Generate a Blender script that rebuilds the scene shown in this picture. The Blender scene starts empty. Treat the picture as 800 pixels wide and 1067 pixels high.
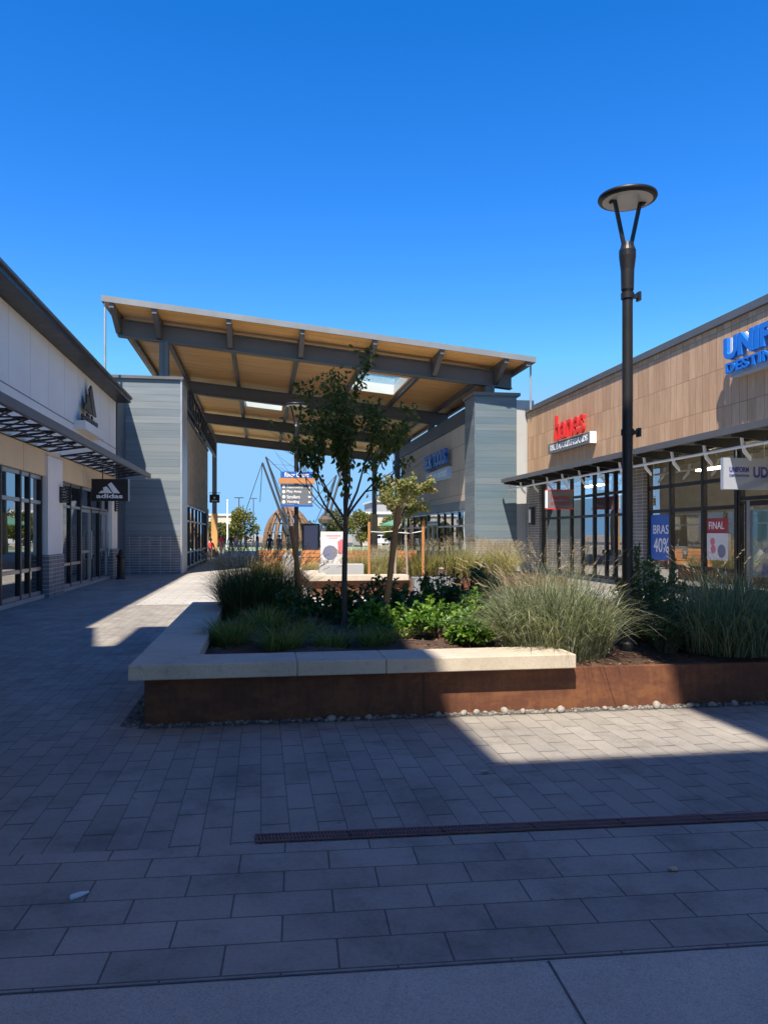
import bpy, bmesh, math, random
from mathutils import Vector, Matrix, Quaternion
R = math.radians
PI = math.pi
rnd = random.Random(7)
scene = bpy.context.scene
COL = scene.collection

# ------------------------------------------------------------------ helpers
class MB:
    """collects geometry in world coordinates for ONE mesh object"""
    def __init__(s):
        s.v = []; s.f = []; s.mi = []; s.m = 0
    def add(s, vs, fs):
        o = len(s.v)
        s.v += [tuple(p) for p in vs]
        s.f += [tuple(i + o for i in f) for f in fs]
        s.mi += [s.m] * len(fs)
    def box(s, x0, x1, y0, y1, z0, z1):
        s.add([(x0,y0,z0),(x1,y0,z0),(x1,y1,z0),(x0,y1,z0),(x0,y0,z1),(x1,y0,z1),(x1,y1,z1),(x0,y1,z1)],
              [(3,2,1,0),(4,5,6,7),(0,1,5,4),(1,2,6,5),(2,3,7,6),(3,0,4,7)])
    def quad(s, a, b, c, d):
        s.add([a,b,c,d], [(0,1,2,3)])
    def bar(s, p0, p1, w, h, up=(0,0,1)):
        """box section bar from p0 to p1, w sideways, h along up"""
        p0 = Vector(p0); p1 = Vector(p1); d = (p1-p0).normalized(); u = Vector(up)
        if abs(d.dot(u)) > .98: u = Vector((0,1,0))
        r = d.cross(u).normalized(); u = r.cross(d).normalized()
        vs = []
        for p in (p0, p1):
            for a, b in ((-1,-1),(1,-1),(1,1),(-1,1)):
                vs.append(p + r*a*w/2 + u*b*h/2)
        s.add(vs, [(0,1,2,3),(7,6,5,4),(0,4,5,1),(1,5,6,2),(2,6,7,3),(3,7,4,0)])
    def tube(s, pts, rad, seg=8, cap=True):
        pts = [Vector(p) for p in pts]
        n = len(pts)
        if not hasattr(rad, '__len__'): rad = [rad]*n
        vs = []; fs = []
        prev = None
        for i, p in enumerate(pts):
            d = (pts[min(i+1,n-1)] - pts[max(i-1,0)]).normalized()
            if prev is None:
                a = Vector((1,0,0)) if abs(d.x) < .8 else Vector((0,1,0))
                prev = (a - d*a.dot(d)).normalized()
            else:
                q = prev - d*prev.dot(d)
                prev = q.normalized() if q.length > 1e-6 else d.orthogonal().normalized()
            b = d.cross(prev)
            for k in range(seg):
                t = 2*PI*k/seg
                vs.append(p + (prev*math.cos(t) + b*math.sin(t))*rad[i])
        for i in range(n-1):
            for k in range(seg):
                k2 = (k+1) % seg
                fs.append((i*seg+k, i*seg+k2, (i+1)*seg+k2, (i+1)*seg+k))
        if cap:
            fs.append(tuple(range(seg-1,-1,-1))); fs.append(tuple((n-1)*seg+k for k in range(seg)))
        s.add(vs, fs)
    def lathe(s, prof, c, seg=24):
        """prof: list (r,z) from the bottom up"""
        vs = []; fs = []
        for r, z in prof:
            for k in range(seg):
                t = 2*PI*k/seg
                vs.append((c[0]+r*math.cos(t), c[1]+r*math.sin(t), c[2]+z))
        for i in range(len(prof)-1):
            for k in range(seg):
                k2 = (k+1) % seg
                fs.append((i*seg+k, i*seg+k2, (i+1)*seg+k2, (i+1)*seg+k))
        fs.append(tuple(range(seg-1,-1,-1))); fs.append(tuple((len(prof)-1)*seg+k for k in range(seg)))
        s.add(vs, fs)
    def prism(s, poly, o, r, u, n, depth):
        """2D polygon in plane (r,u) at origin o extruded by depth along n"""
        o = Vector(o); r = Vector(r); u = Vector(u); n = Vector(n)
        k = len(poly)
        vs = [o + r*a + u*b for a, b in poly] + [o + r*a + u*b + n*depth for a, b in poly]
        fs = [tuple(range(k-1,-1,-1)), tuple(range(k, 2*k))]
        for i in range(k):
            j = (i+1) % k
            fs.append((i, j, k+j, k+i))
        s.add(vs, fs)
    def disc(s, o, r, u, n, rad, depth=.004, seg=20):
        s.prism([(rad*math.cos(2*PI*i/seg), rad*math.sin(2*PI*i/seg)) for i in range(seg)], o, r, u, n, depth)

def bx(x0,x1,y0,y1,z0,z1):
    b = MB(); b.box(x0,x1,y0,y1,z0,z1); return b
def W_loc(o):
    p = Vector((0,0,0))
    while o is not None:
        p = p + Vector(o.location); o = o.parent
    return p

def build(name, mb, mat, parent=None, smooth=False, bevel=0, autosmooth=False):
    me = bpy.data.meshes.new(name)
    off = W_loc(parent) if parent else Vector((0,0,0))
    me.from_pydata([(x-off.x, y-off.y, z-off.z) for x, y, z in mb.v], [], mb.f)
    mats = mat if isinstance(mat, (list, tuple)) else [mat]
    for m in mats: me.materials.append(m)
    if len(mats) > 1: me.polygons.foreach_set('material_index', mb.mi)
    if smooth: me.polygons.foreach_set('use_smooth', [True]*len(me.polygons))
    me.update()
    o = bpy.data.objects.new(name, me); COL.objects.link(o)
    if parent: o.parent = parent
    if bevel:
        b = o.modifiers.new('bevel', 'BEVEL'); b.width = bevel; b.segments = 2; b.limit_method = 'ANGLE'; b.angle_limit = R(40)
    return o

def tag(o, label=None, cat=None, group=None, kind=None):
    if label: o['label'] = label
    if cat: o['category'] = cat
    if group: o['group'] = group
    if kind: o['kind'] = kind
    return o

def thing(name, label, cat, loc=(0,0,0), group=None):
    o = bpy.data.objects.new(name, None); COL.objects.link(o)
    o.location = loc; o.empty_display_size = .2
    return tag(o, label, cat, group)

def single(name, mb, mat, loc, label, cat, group=None, kind=None, **k):
    """a thing that is one mesh, its origin at loc"""
    mb.v = [(x-loc[0], y-loc[1], z-loc[2]) for x, y, z in mb.v]
    o = build(name, mb, mat, None, **k); o.location = loc
    return tag(o, label, cat, group, kind)

def dup(root, loc, rotz=0, scale=1.0, label=None, group=None):
    r = root.copy(); COL.objects.link(r)
    r.location = loc; r.rotation_euler = (0,0,rotz); r.scale = (scale,)*3
    if label: r['label'] = label
    if group: r['group'] = group
    for ch in list(root.children):
        c = ch.copy(); COL.objects.link(c); c.parent = r
        for g in list(ch.children):
            d = g.copy(); COL.objects.link(d); d.parent = c
    return r

_txt = {}
def text_geo(body, depth, bold=0.0):
    key = (body, depth, bold)
    if key in _txt: return _txt[key]
    cu = bpy.data.curves.new('t', 'FONT'); cu.body = body; cu.size = 1; cu.extrude = depth/2; cu.offset = bold
    cu.resolution_u = 4
    ob = bpy.data.objects.new('t', cu); COL.objects.link(ob)
    bpy.context.view_layer.update()
    me = bpy.data.meshes.new_from_object(ob.evaluated_get(bpy.context.evaluated_depsgraph_get()))
    vs = [v.co.copy() for v in me.vertices]; fs = [tuple(p.vertices) for p in me.polygons]
    bpy.data.objects.remove(ob); bpy.data.curves.remove(cu); bpy.data.meshes.remove(me)
    _txt[key] = (vs, fs)
    return vs, fs

def text(mb, body, o, r, u, n, width, height, depth=.02, bold=.0, slant=0):
    """text filling width x height, lower left corner o, right r, up u, front n"""
    vs, fs = text_geo(body, 1.0, bold)
    x0 = min(v.x for v in vs); x1 = max(v.x for v in vs); y0 = min(v.y for v in vs); y1 = max(v.y for v in vs)
    o = Vector(o); r = Vector(r); u = Vector(u); n = Vector(n)
    out = []
    for v in vs:
        a = (v.x-x0)/(x1-x0)*width; b = (v.y-y0)/(y1-y0)*height
        out.append(o + r*(a + slant*b) + u*b + n*((v.z+.5)*depth))
    mb.add(out, fs)

# ------------------------------------------------------------------ materials
def nodes(name):
    m = bpy.data.materials.new(name); m.use_nodes = True
    nt = m.node_tree; nt.nodes.clear()
    out = nt.nodes.new('ShaderNodeOutputMaterial')
    return m, nt, out
def N(nt, t, **kw):
    n = nt.nodes.new('ShaderNode'+t)
    for k, v in kw.items(): setattr(n, k, v)
    return n
def c4(c): return (c[0], c[1], c[2], 1)
def coords(nt, plane='XYZ', rot=None):
    tc = N(nt, 'TexCoord')
    if plane == 'XYZ': return tc.outputs['Object']
    sep = N(nt, 'SeparateXYZ'); nt.links.new(tc.outputs['Object'], sep.inputs[0])
    cb = N(nt, 'CombineXYZ')
    nt.links.new(sep.outputs[plane[0]], cb.inputs[0]); nt.links.new(sep.outputs[plane[1]], cb.inputs[1])
    return cb.outputs[0]
def scaled(nt, vec, sc):
    mp = N(nt, 'Mapping'); mp.inputs['Scale'].default_value = sc
    nt.links.new(vec, mp.inputs['Vector']); return mp.outputs[0]
def noise(nt, vec, scale, detail=6, rough=.6):
    n = N(nt, 'TexNoise'); n.inputs['Scale'].default_value = scale; n.inputs['Detail'].default_value = detail
    n.inputs['Roughness'].default_value = rough
    nt.links.new(vec, n.inputs['Vector']); return n.outputs['Fac']
def ramp(nt, fac, stops):
    r = N(nt, 'ValToRGB'); e = r.color_ramp.elements
    while len(e) < len(stops): e.new(.5)
    for i, (p, c) in enumerate(stops):
        e[i].position = p; e[i].color = c4(c) if len(c) == 3 else c
    nt.links.new(fac, r.inputs[0]); return r.outputs[0]
def mixc(nt, fac, a, b, mode='MIX'):
    m = N(nt, 'Mix', data_type='RGBA', blend_type=mode)
    if isinstance(fac, (int, float)): m.inputs[0].default_value = fac
    else: nt.links.new(fac, m.inputs[0])
    for s, i in ((a, 6), (b, 7)):
        if isinstance(s, tuple): m.inputs[i].default_value = c4(s)
        else: nt.links.new(s, m.inputs[i])
    return m.outputs[2]
def principled(nt, out, col, rough=.6, metal=0, bump=None, bstr=.3, bdist=.01, spec=None):
    p = N(nt, 'BsdfPrincipled')
    if isinstance(col, tuple): p.inputs['Base Color'].default_value = c4(col)
    else: nt.links.new(col, p.inputs['Base Color'])
    if isinstance(rough, (int, float)): p.inputs['Roughness'].default_value = rough
    else: nt.links.new(rough, p.inputs['Roughness'])
    p.inputs['Metallic'].default_value = metal
    if spec is not None: p.inputs['Specular IOR Level'].default_value = spec
    if bump is not None:
        b = N(nt, 'Bump'); b.inputs['Strength'].default_value = bstr; b.inputs['Distance'].default_value = bdist
        nt.links.new(bump, b.inputs['Height']); nt.links.new(b.outputs[0], p.inputs['Normal'])
    nt.links.new(p.outputs[0], out.inputs[0])
    return p
def plain(name, c, rough=.55, metal=0, var=.18, scale=3.0, bstr=.1, stretch=(1,1,1)):
    """one colour with blotchy variation and a faint bump"""
    m, nt, out = nodes(name)
    v = scaled(nt, coords(nt), stretch)
    f = noise(nt, v, scale)
    col = ramp(nt, f, [(.25, tuple(x*(1-var) for x in c)), (.75, tuple(min(1, x*(1+var)) for x in c))])
    f2 = noise(nt, v, scale*18)
    rr = ramp(nt, f, [(.2, (rough*.85,)*3), (.8, (min(1, rough*1.15),)*3)])
    principled(nt, out, col, rr, metal, f2, bstr, .004)
    return m
def brick(name, plane, w, h, c1, c2, mort, msize=.006, offset=.5, rough=.7, bstr=.5, nvar=.25, nscale=2.5, grain=None, spec=None, bias=0, freq=2, xs=1, spots=False):
    m, nt, out = nodes(name)
    v = coords(nt, plane)
    if w >= 40:
        mp = N(nt, 'Mapping'); mp.inputs['Location'].default_value = (13,0,0); nt.links.new(v, mp.inputs['Vector']); v = mp.outputs[0]
    if xs != 1: v = scaled(nt, v, (xs,1,1)); w = w*xs
    b = N(nt, 'TexBrick'); b.offset = offset; b.offset_frequency = freq; b.squash = 1
    b.inputs['Color1'].default_value = c4(c1); b.inputs['Color2'].default_value = c4(c2); b.inputs['Mortar'].default_value = c4(mort)
    b.inputs['Scale'].default_value = 1; b.inputs['Mortar Size'].default_value = msize; b.inputs['Mortar Smooth'].default_value = .2
    b.inputs['Bias'].default_value = bias
    b.inputs['Brick Width'].default_value = w; b.inputs['Row Height'].default_value = h
    nt.links.new(v, b.inputs['Vector'])
    f = noise(nt, scaled(nt, coords(nt), grain or (1,1,1)), nscale)
    sh = ramp(nt, f, [(.25, (1-nvar,)*3), (.75, (1+nvar*.6,)*3)])
    col = mixc(nt, 1.0, b.outputs['Color'], sh, 'MULTIPLY')
    fine = noise(nt, coords(nt), 60, 4)
    col = mixc(nt, .25, col, ramp(nt, fine, [(.3, (.55,)*3), (.7, (1.3,)*3)]), 'MULTIPLY')
    if spots:
        big = noise(nt, coords(nt), 1.7, 8, .75)
        col = mixc(nt, .8, col, ramp(nt, big, [(.36, (.66,.64,.62)), (.5, (1,1,1)), (.66, (1.16,1.14,1.1))]), 'MULTIPLY')
        vo = N(nt, 'TexVoronoi'); vo.inputs['Scale'].default_value = 2.6; nt.links.new(coords(nt), vo.inputs['Vector'])
        wob = N(nt, 'Math', operation='MULTIPLY_ADD'); nt.links.new(noise(nt, coords(nt), 22, 3), wob.inputs[0]); wob.inputs[1].default_value = .06; nt.links.new(vo.outputs['Distance'], wob.inputs[2])
        col = mixc(nt, ramp(nt, wob.outputs[0], [(.055, (.6,.6,.6)), (.075, (0,0,0))]), col, (.10,.095,.09))
        v2 = N(nt, 'TexVoronoi'); v2.inputs['Scale'].default_value = 5.3; nt.links.new(coords(nt), v2.inputs['Vector'])
        w2 = N(nt, 'Math', operation='MULTIPLY_ADD'); nt.links.new(noise(nt, coords(nt), 40, 3), w2.inputs[0]); w2.inputs[1].default_value = .09; nt.links.new(v2.outputs['Distance'], w2.inputs[2])
        col = mixc(nt, ramp(nt, w2.outputs[0], [(.07, (.5,.5,.5)), (.085, (0,0,0))]), col, (.42,.41,.39))
    inv = N(nt, 'Math', operation='MULTIPLY_ADD'); nt.links.new(b.outputs['Fac'], inv.inputs[0]); inv.inputs[1].default_value = -1
    nt.links.new(fine, inv.inputs[2])
    principled(nt, out, col, rough, 0, inv.outputs[0], bstr, .006, spec)
    return m
def foliage(name, c1, c2, c3, trans=.35, rough=.55):
    m, nt, out = nodes(name)
    g = N(nt, 'NewGeometry')
    col = ramp(nt, g.outputs['Random Per Island'], [(0, c1), (.55, c2), (1, c3)])
    p = N(nt, 'BsdfPrincipled'); nt.links.new(col, p.inputs['Base Color']); p.inputs['Roughness'].default_value = rough
    p.inputs['Specular IOR Level'].default_value = .35
    t = N(nt, 'BsdfTranslucent'); nt.links.new(mixc(nt, 1.0, col, (1.5,1.6,.8), 'MULTIPLY'), t.inputs[0])
    mx = N(nt, 'MixShader'); mx.inputs[0].default_value = trans
    nt.links.new(p.outputs[0], mx.inputs[1]); nt.links.new(t.outputs[0], mx.inputs[2]); nt.links.new(mx.outputs[0], out.inputs[0])
    return m
def emit(name, c, s):
    m, nt, out = nodes(name)
    e = N(nt, 'Emission'); e.inputs[0].default_value = c4(c); e.inputs[1].default_value = s
    nt.links.new(e.outputs[0], out.inputs[0]); return m
def glass(name, tint, refl=.12, boost=1.0):
    m, nt, out = nodes(name)
    t = N(nt, 'BsdfTransparent'); t.inputs[0].default_value = c4(tint)
    g = N(nt, 'BsdfGlossy'); g.inputs['Roughness'].default_value = 0.0; g.inputs[0].default_value = (.95,.97,1,1)
    b = N(nt, 'Bump'); b.inputs['Strength'].default_value = .02; b.inputs['Distance'].default_value = .05
    nt.links.new(noise(nt, coords(nt), .9, 1), b.inputs['Height']); nt.links.new(b.outputs[0], g.inputs['Normal'])
    fr = N(nt, 'Fresnel'); fr.inputs[0].default_value = 1.5
    ma = N(nt, 'Math', operation='MULTIPLY_ADD', use_clamp=True); nt.links.new(fr.outputs[0], ma.inputs[0]); ma.inputs[1].default_value = boost; ma.inputs[2].default_value = refl
    mx = N(nt, 'MixShader'); nt.links.new(ma.outputs[0], mx.inputs[0])
    nt.links.new(t.outputs[0], mx.inputs[1]); nt.links.new(g.outputs[0], mx.inputs[2]); nt.links.new(mx.outputs[0], out.inputs[0])
    return m

M = {}
M['paver'] = brick('paver_long', 'YX', .45, .155, (.245,.228,.20), (.295,.273,.24), (.11,.10,.09), .0032, .5, .78, .5, .25, .8, xs=.36, spots=True)
M['paver_band'] = brick('paver_band', 'XY', .43, .212, (.26,.242,.213), (.31,.288,.255), (.10,.092,.083), .0045, .5, .8, .5, .25, .9, spots=True)
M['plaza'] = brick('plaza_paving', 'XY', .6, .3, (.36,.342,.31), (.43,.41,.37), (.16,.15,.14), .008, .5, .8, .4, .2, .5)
M['slab'] = plain('broomed_concrete', (.36,.34,.305), .85, 0, .16, 1.2, .5)
m, nt, out = nodes('broomed_slab')
f = noise(nt, coords(nt), 1.3, 8, .7); f2 = noise(nt, coords(nt), 140, 3, .7); f3 = noise(nt, coords(nt), 9, 8, .8)
col = ramp(nt, f, [(.3, (.35,.325,.285)), (.7, (.44,.41,.36))])
col = mixc(nt, .8, col, ramp(nt, f2, [(.32, (.62,.62,.62)), (.5, (1,1,1)), (.7, (1.2,1.2,1.2))]), 'MULTIPLY')
col = mixc(nt, .7, col, ramp(nt, f3, [(.30, (.68,.67,.65)), (.46, (1,1,1))]), 'MULTIPLY')
principled(nt, out, col, .85, 0, f2, .5, .004); M['broomed'] = m
M['earth'] = plain('dry_ground', (.26,.23,.18), .95, 0, .3, .15, .3)
M['asphalt'] = plain('asphalt', (.06,.06,.06), .9, 0, .3, .4, .5)
m, nt, out = nodes('precast_coping')
f = noise(nt, coords(nt), 2.4, 8, .7); f2 = noise(nt, coords(nt), 55, 4, .7); f3 = noise(nt, coords(nt), 7, 6, .75)
col = ramp(nt, f, [(.28, (.41,.35,.27)), (.7, (.53,.46,.36))])
col = mixc(nt, .7, col, ramp(nt, f3, [(.30, (.6,.58,.55)), (.45, (1,1,1))]), 'MULTIPLY')
col = mixc(nt, .5, col, ramp(nt, f2, [(.30, (.7,.68,.65)), (.5, (1,1,1)), (.75, (1.1,1.1,1.1))]), 'MULTIPLY')
principled(nt, out, col, .8, 0, f2, .35, .003); M['coping'] = m
M['grey_stone'] = plain('grey_precast', (.20,.205,.215), .8, 0, .12, 2, .3)
M['white_metal'] = plain('white_enamel', (.78,.78,.77), .4, 0, .04, 2)
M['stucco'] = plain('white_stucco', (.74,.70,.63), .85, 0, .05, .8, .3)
M['pale_concrete'] = plain('pale_concrete_panel', (.37,.375,.37), .85, 0, .08, .8, .3)  # plain pale grey, the concrete's own colour
M['beige'] = plain('beige_panel', (.70,.52,.30), .8, 0, .07, .8, .2)
M['black'] = plain('black_metal', (.018,.018,.02), .42, .3, .2, 3)
M['gray_steel'] = plain('grey_painted_steel', (.115,.118,.125), .5, .2, .12, .8)
M['fascia'] = plain('pale_grey_fascia', (.20,.21,.22), .5, .1, .1, 1)
M['lt_steel'] = plain('galvanised_steel', (.42,.44,.46), .42, .6, .12, 2)
M['dkgray'] = plain('charcoal_metal', (.045,.047,.052), .5, .2, .15, 1.5)
M['navy'] = plain('navy_panel', (.05,.075,.105), .6, 0, .12, 1, stretch=(1,1,6))
M['alu'] = plain('aluminium_frame', (.32,.33,.35), .35, .7, .08, 2)
M['bronze'] = plain('dark_bronze_frame', (.02,.02,.023), .4, .4, .15, 2)
M['rubber'] = plain('rubber', (.02,.02,.02), .8, 0, .1)
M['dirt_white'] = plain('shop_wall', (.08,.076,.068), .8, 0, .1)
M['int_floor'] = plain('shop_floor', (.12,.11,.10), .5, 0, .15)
M['glass'] = glass('shop_glass', (.86,.88,.87), .01, .42)
M['glass_dark'] = glass('tinted_glass', (.22,.25,.28), .14, 1.3)
M['skyglass'] = glass('skylight_glass', (.82,.88,.88), .03, .5)
M['shoplight'] = emit('strip_light', (1,.84,.58), 16.0)
M['sign_pale'] = plain('pale_grey_panel', (.30,.33,.39), .5, 0, .03)
M['red'] = plain('red_acrylic', (.72,.03,.025), .35, 0, .05)
M['blue'] = plain('blue_acrylic', (.012,.16,.62), .35, 0, .05)
M['signblue'] = plain('sign_blue', (.02,.10,.36), .45, 0, .05)
M['navytext'] = plain('navy_vinyl', (.02,.02,.22), .4, 0, .05)
M['white_text'] = plain('white_vinyl', (.82,.82,.82), .4, 0, .02)
M['sign_grey'] = plain('sign_grey', (.13,.14,.15), .5, 0, .06)
M['ltblue'] = plain('pale_blue_panel', (.33,.45,.62), .5, 0, .06)
M['poster_blue'] = plain('poster_blue', (.02,.12,.45), .5, 0, .06)
M['poster_red'] = plain('poster_red', (.33,.03,.045), .5, 0, .06)
M['poster_white'] = plain('poster_white', (.66,.64,.64), .5, 0, .03)
M['poster_pink'] = plain('poster_pink', (.62,.17,.2), .5, 0, .1)
M['poster_grey'] = plain('poster_slate', (.17,.18,.26), .5, 0, .08)
M['poster_teal'] = plain('poster_teal', (.25,.45,.42), .5, 0, .08)
M['skin1'] = plain('skin_light', (.48,.27,.18), .55, 0, .06)
M['skin2'] = plain('skin_deep', (.16,.08,.05), .55, 0, .06)
M['hair'] = plain('dark_hair', (.025,.018,.013), .6, 0, .2)
M['hair2'] = plain('brown_hair', (.10,.055,.03), .6, 0, .2)
M['bark'] = plain('grey_bark', (.10,.075,.055), .9, 0, .35, 8, .9, (1,1,.25))
M['bark_pale'] = plain('pale_bark', (.34,.29,.24), .9, 0, .25, 8, .8, (1,1,.3))
M['stake'] = plain('stained_stake', (.42,.19,.065), .75, 0, .25, 6, .5, (1,1,.12))
M['strap'] = plain('pale_strap', (.6,.6,.58), .7, 0, .05)
M['orange_wood'] = plain('orange_timber', (.47,.20,.065), .65, 0, .25, 2.5, .4, (.3,1,6))
M['dark_wood'] = plain('dome_timber', (.17,.095,.05), .7, 0, .25, 2.5, .4)
M['column_wood'] = plain('post_timber', (.50,.28,.10), .65, 0, .2, 3, .3, (1,1,.15))
M['pebble'] = foliage('river_pebble', (.10,.095,.09), (.16,.15,.14), (.25,.23,.20), 0, .8)
M['rock'] = plain('boulder_stone', (.29,.265,.235), .85, 0, .25, 5, .8)
M['gravel_bed'] = plain('dark_gravel', (.10,.10,.10), .9, 0, .4, 14, .9)
M['mulch'] = plain('mulch_soil', (.07,.038,.022), .95, 0, .5, 9, 1.0)
M['chip'] = foliage('bark_chips', (.06,.03,.017), (.13,.065,.035), (.24,.14,.085), 0, .9)
M['umbrella_green'] = plain('green_shade_cloth', (.09,.22,.14), .8, 0, .08)
M['play_green'] = plain('play_turf', (.24,.33,.17), .9, 0, .15, .6)
M['cream'] = plain('cream_wall', (.55,.49,.38), .85, 0, .08, .3)
M['carwhite'] = plain('white_car_paint', (.72,.74,.76), .2, 0, .02)
M['carblue'] = plain('silver_blue_paint', (.30,.38,.46), .22, .3, .03)
M['cardark'] = plain('dark_car_paint', (.05,.055,.07), .2, .2, .05)
M['taillight'] = plain('red_lens', (.4,.01,.01), .2, 0, .02)
M['headlight'] = plain('clear_lens', (.7,.7,.7), .15, 0, .02)
M['lens'] = plain('lamp_diffuser', (.55,.56,.55), .35, 0, .04)
M['drain'] = plain('rusty_iron', (.16,.085,.08), .7, .2, .35, 9, .6)
M['bottle'] = plain('pale_plastic', (.5,.56,.62), .25, 0, .1)
M['deadleaf'] = plain('dry_leaf', (.45,.38,.25), .8, 0, .2, 30)
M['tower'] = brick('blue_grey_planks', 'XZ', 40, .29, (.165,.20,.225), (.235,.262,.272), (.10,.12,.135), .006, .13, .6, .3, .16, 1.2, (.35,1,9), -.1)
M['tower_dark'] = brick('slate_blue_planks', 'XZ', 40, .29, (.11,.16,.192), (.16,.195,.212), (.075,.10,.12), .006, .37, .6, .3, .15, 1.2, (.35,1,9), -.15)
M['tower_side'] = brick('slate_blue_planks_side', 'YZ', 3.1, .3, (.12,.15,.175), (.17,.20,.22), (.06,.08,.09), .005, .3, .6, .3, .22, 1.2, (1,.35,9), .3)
M['stackbrick'] = brick('stacked_brick', 'XZ', .40, .105, (.15,.15,.155), (.21,.205,.20), (.42,.40,.38), .011, 0, .75, .6, .2, 3)
M['stackbrick_side'] = brick('stacked_brick_side', 'YZ', .40, .105, (.15,.15,.155), (.21,.205,.20), (.42,.40,.38), .011, 0, .75, .6, .2, 3)
M['stone'] = brick('buff_stone', 'YZ', .6, .3, (.36,.30,.22), (.43,.37,.28), (.27,.23,.17), .006, .5, .85, .4, .22, 1.5)
M['stone_plain'] = brick('buff_panel', 'YZ', 3.0, 1.15, (.42,.385,.33), (.46,.42,.36), (.20,.185,.16), .014, 0, .85, .5, .12, 1.0)
M['siding'] = brick('tan_plank_siding', 'YZ', .315, .96, (.47,.285,.165), (.60,.385,.235), (.22,.13,.075), .007, 0, .65, .6, .22, 1.6, (1,7,.8), .3)
M['soffit'] = brick('plank_soffit', 'XY', 4.0, .14, (.80,.43,.14), (.88,.51,.18), (.58,.30,.09), .003, .37, .5, .2, .22, 1.0, (.4,3,1))
M['gabion'] = brick('dark_stone_wall', 'XZ', .3, .12, (.16,.16,.17), (.27,.27,.28), (.07,.07,.07), .012, .5, .9, .7, .3, 4)
# weathering steel
m, nt, out = nodes('corten_steel')
f = noise(nt, scaled(nt, coords(nt), (1,1,1.8)), 2.1, 8, .7); f2 = noise(nt, coords(nt), 16, 6, .7); f3 = noise(nt, scaled(nt, coords(nt), (9,9,.7)), 1.6, 4)
mx = N(nt, 'Math', operation='MULTIPLY_ADD'); nt.links.new(f2, mx.inputs[0]); mx.inputs[1].default_value = .45; nt.links.new(f, mx.inputs[2])
mx2 = N(nt, 'Math', operation='MULTIPLY_ADD'); nt.links.new(f3, mx2.inputs[0]); mx2.inputs[1].default_value = .3; nt.links.new(mx.outputs[0], mx2.inputs[2])
col = ramp(nt, mx2.outputs[0], [(.55, (.06,.022,.012)), (.85, (.115,.040,.018)), (1.0, (.17,.065,.024))])
principled(nt, out, col, .78, 0, f2, .35, .004); M['corten'] = m
# corrugated underside of the right canopy
M['corrugated'] = plain('canopy_sheet', (.20,.20,.20), .55, .2, .15, 2)
# foliage
M['lf_tree'] = foliage('tree_leaf_dark', (.035,.065,.016), (.075,.115,.028), (.21,.18,.05), .5)
M['lf_pale'] = foliage('tree_leaf_pale', (.13,.20,.045), (.24,.27,.09), (.52,.32,.24), .45)
M['lf_far'] = foliage('far_leaf', (.07,.095,.022), (.15,.16,.04), (.30,.22,.06), .4)
M['lf_far2'] = foliage('far_leaf_olive', (.06,.075,.03), (.11,.12,.045), (.17,.15,.06), .3)
M['lf_shrub'] = foliage('shrub_leaf_deep', (.028,.07,.02), (.05,.11,.028), (.10,.17,.045), .3, .4)
M['lf_bright'] = foliage('shrub_leaf_bright', (.05,.13,.02), (.11,.22,.03), (.25,.36,.06), .45, .4)
M['lf_abelia'] = foliage('shrub_leaf_small', (.035,.085,.025), (.07,.14,.04), (.15,.22,.065), .3, .4)
M['lf_twig'] = foliage('shrub_leaf_bronze', (.022,.028,.018), (.04,.05,.028), (.075,.055,.035), .2)
M['petal'] = foliage('small_white_flower', (.6,.6,.55), (.72,.70,.68), (.75,.62,.62), .3)
M['gr_silver'] = foliage('grass_silver', (.07,.09,.045), (.19,.21,.13), (.42,.42,.29), .35)
M['gr_blue'] = foliage('grass_bluegreen', (.05,.08,.04), (.12,.165,.095), (.27,.29,.18), .35)
M['gr_dark'] = foliage('grass_dark', (.022,.042,.016), (.055,.085,.03), (.22,.20,.09), .35)
M['gr_low'] = foliage('grass_low', (.07,.11,.025), (.16,.20,.045), (.40,.35,.13), .4)
M['gr_tan'] = foliage('grass_tan', (.12,.15,.05), (.33,.30,.13), (.58,.47,.25), .4)
M['seed'] = foliage('seed_head', (.22,.17,.10), (.36,.28,.18), (.48,.39,.27), .4)

# ------------------------------------------------------------------ world, sun, camera
SUN = Vector((1, 2.3, -3.67)).normalized()       # direction the light travels
w = bpy.data.worlds.new('World'); scene.world = w; w.use_nodes = True
nt = w.node_tree; nt.nodes.clear()
wo = N(nt, 'OutputWorld'); bg = N(nt, 'Background')
sky = N(nt, 'TexSky'); sky.sky_type = 'NISHITA'; sky.sun_disc = False
sky.sun_elevation = math.asin(-SUN.z); sky.sun_rotation = math.atan2(-SUN.x, -SUN.y)
sky.air_density = 1.0; sky.dust_density = .1; sky.ozone_density = 2.2; sky.altitude = 1600
hs = N(nt, 'HueSaturation'); hs.inputs['Hue'].default_value = .510; hs.inputs['Saturation'].default_value = 1.40; hs.inputs['Value'].default_value = .71
nt.links.new(sky.outputs[0], hs.inputs['Color'])
nt.links.new(mixc(nt, 1.0, hs.outputs[0], (.76,1.56,2.6), 'DARKEN'), bg.inputs[0])
bg.inputs[1].default_value = .15; nt.links.new(bg.outputs[0], wo.inputs[0])
sl = bpy.data.lights.new('sun', 'SUN'); sl.energy = 3.5; sl.angle = R(.8); sl.color = (1, .90, .76)
so = bpy.data.objects.new('sun', sl); COL.objects.link(so); so.rotation_euler = SUN.to_track_quat('-Z', 'Y').to_euler(); so.location = (-20,-46,73)

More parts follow.
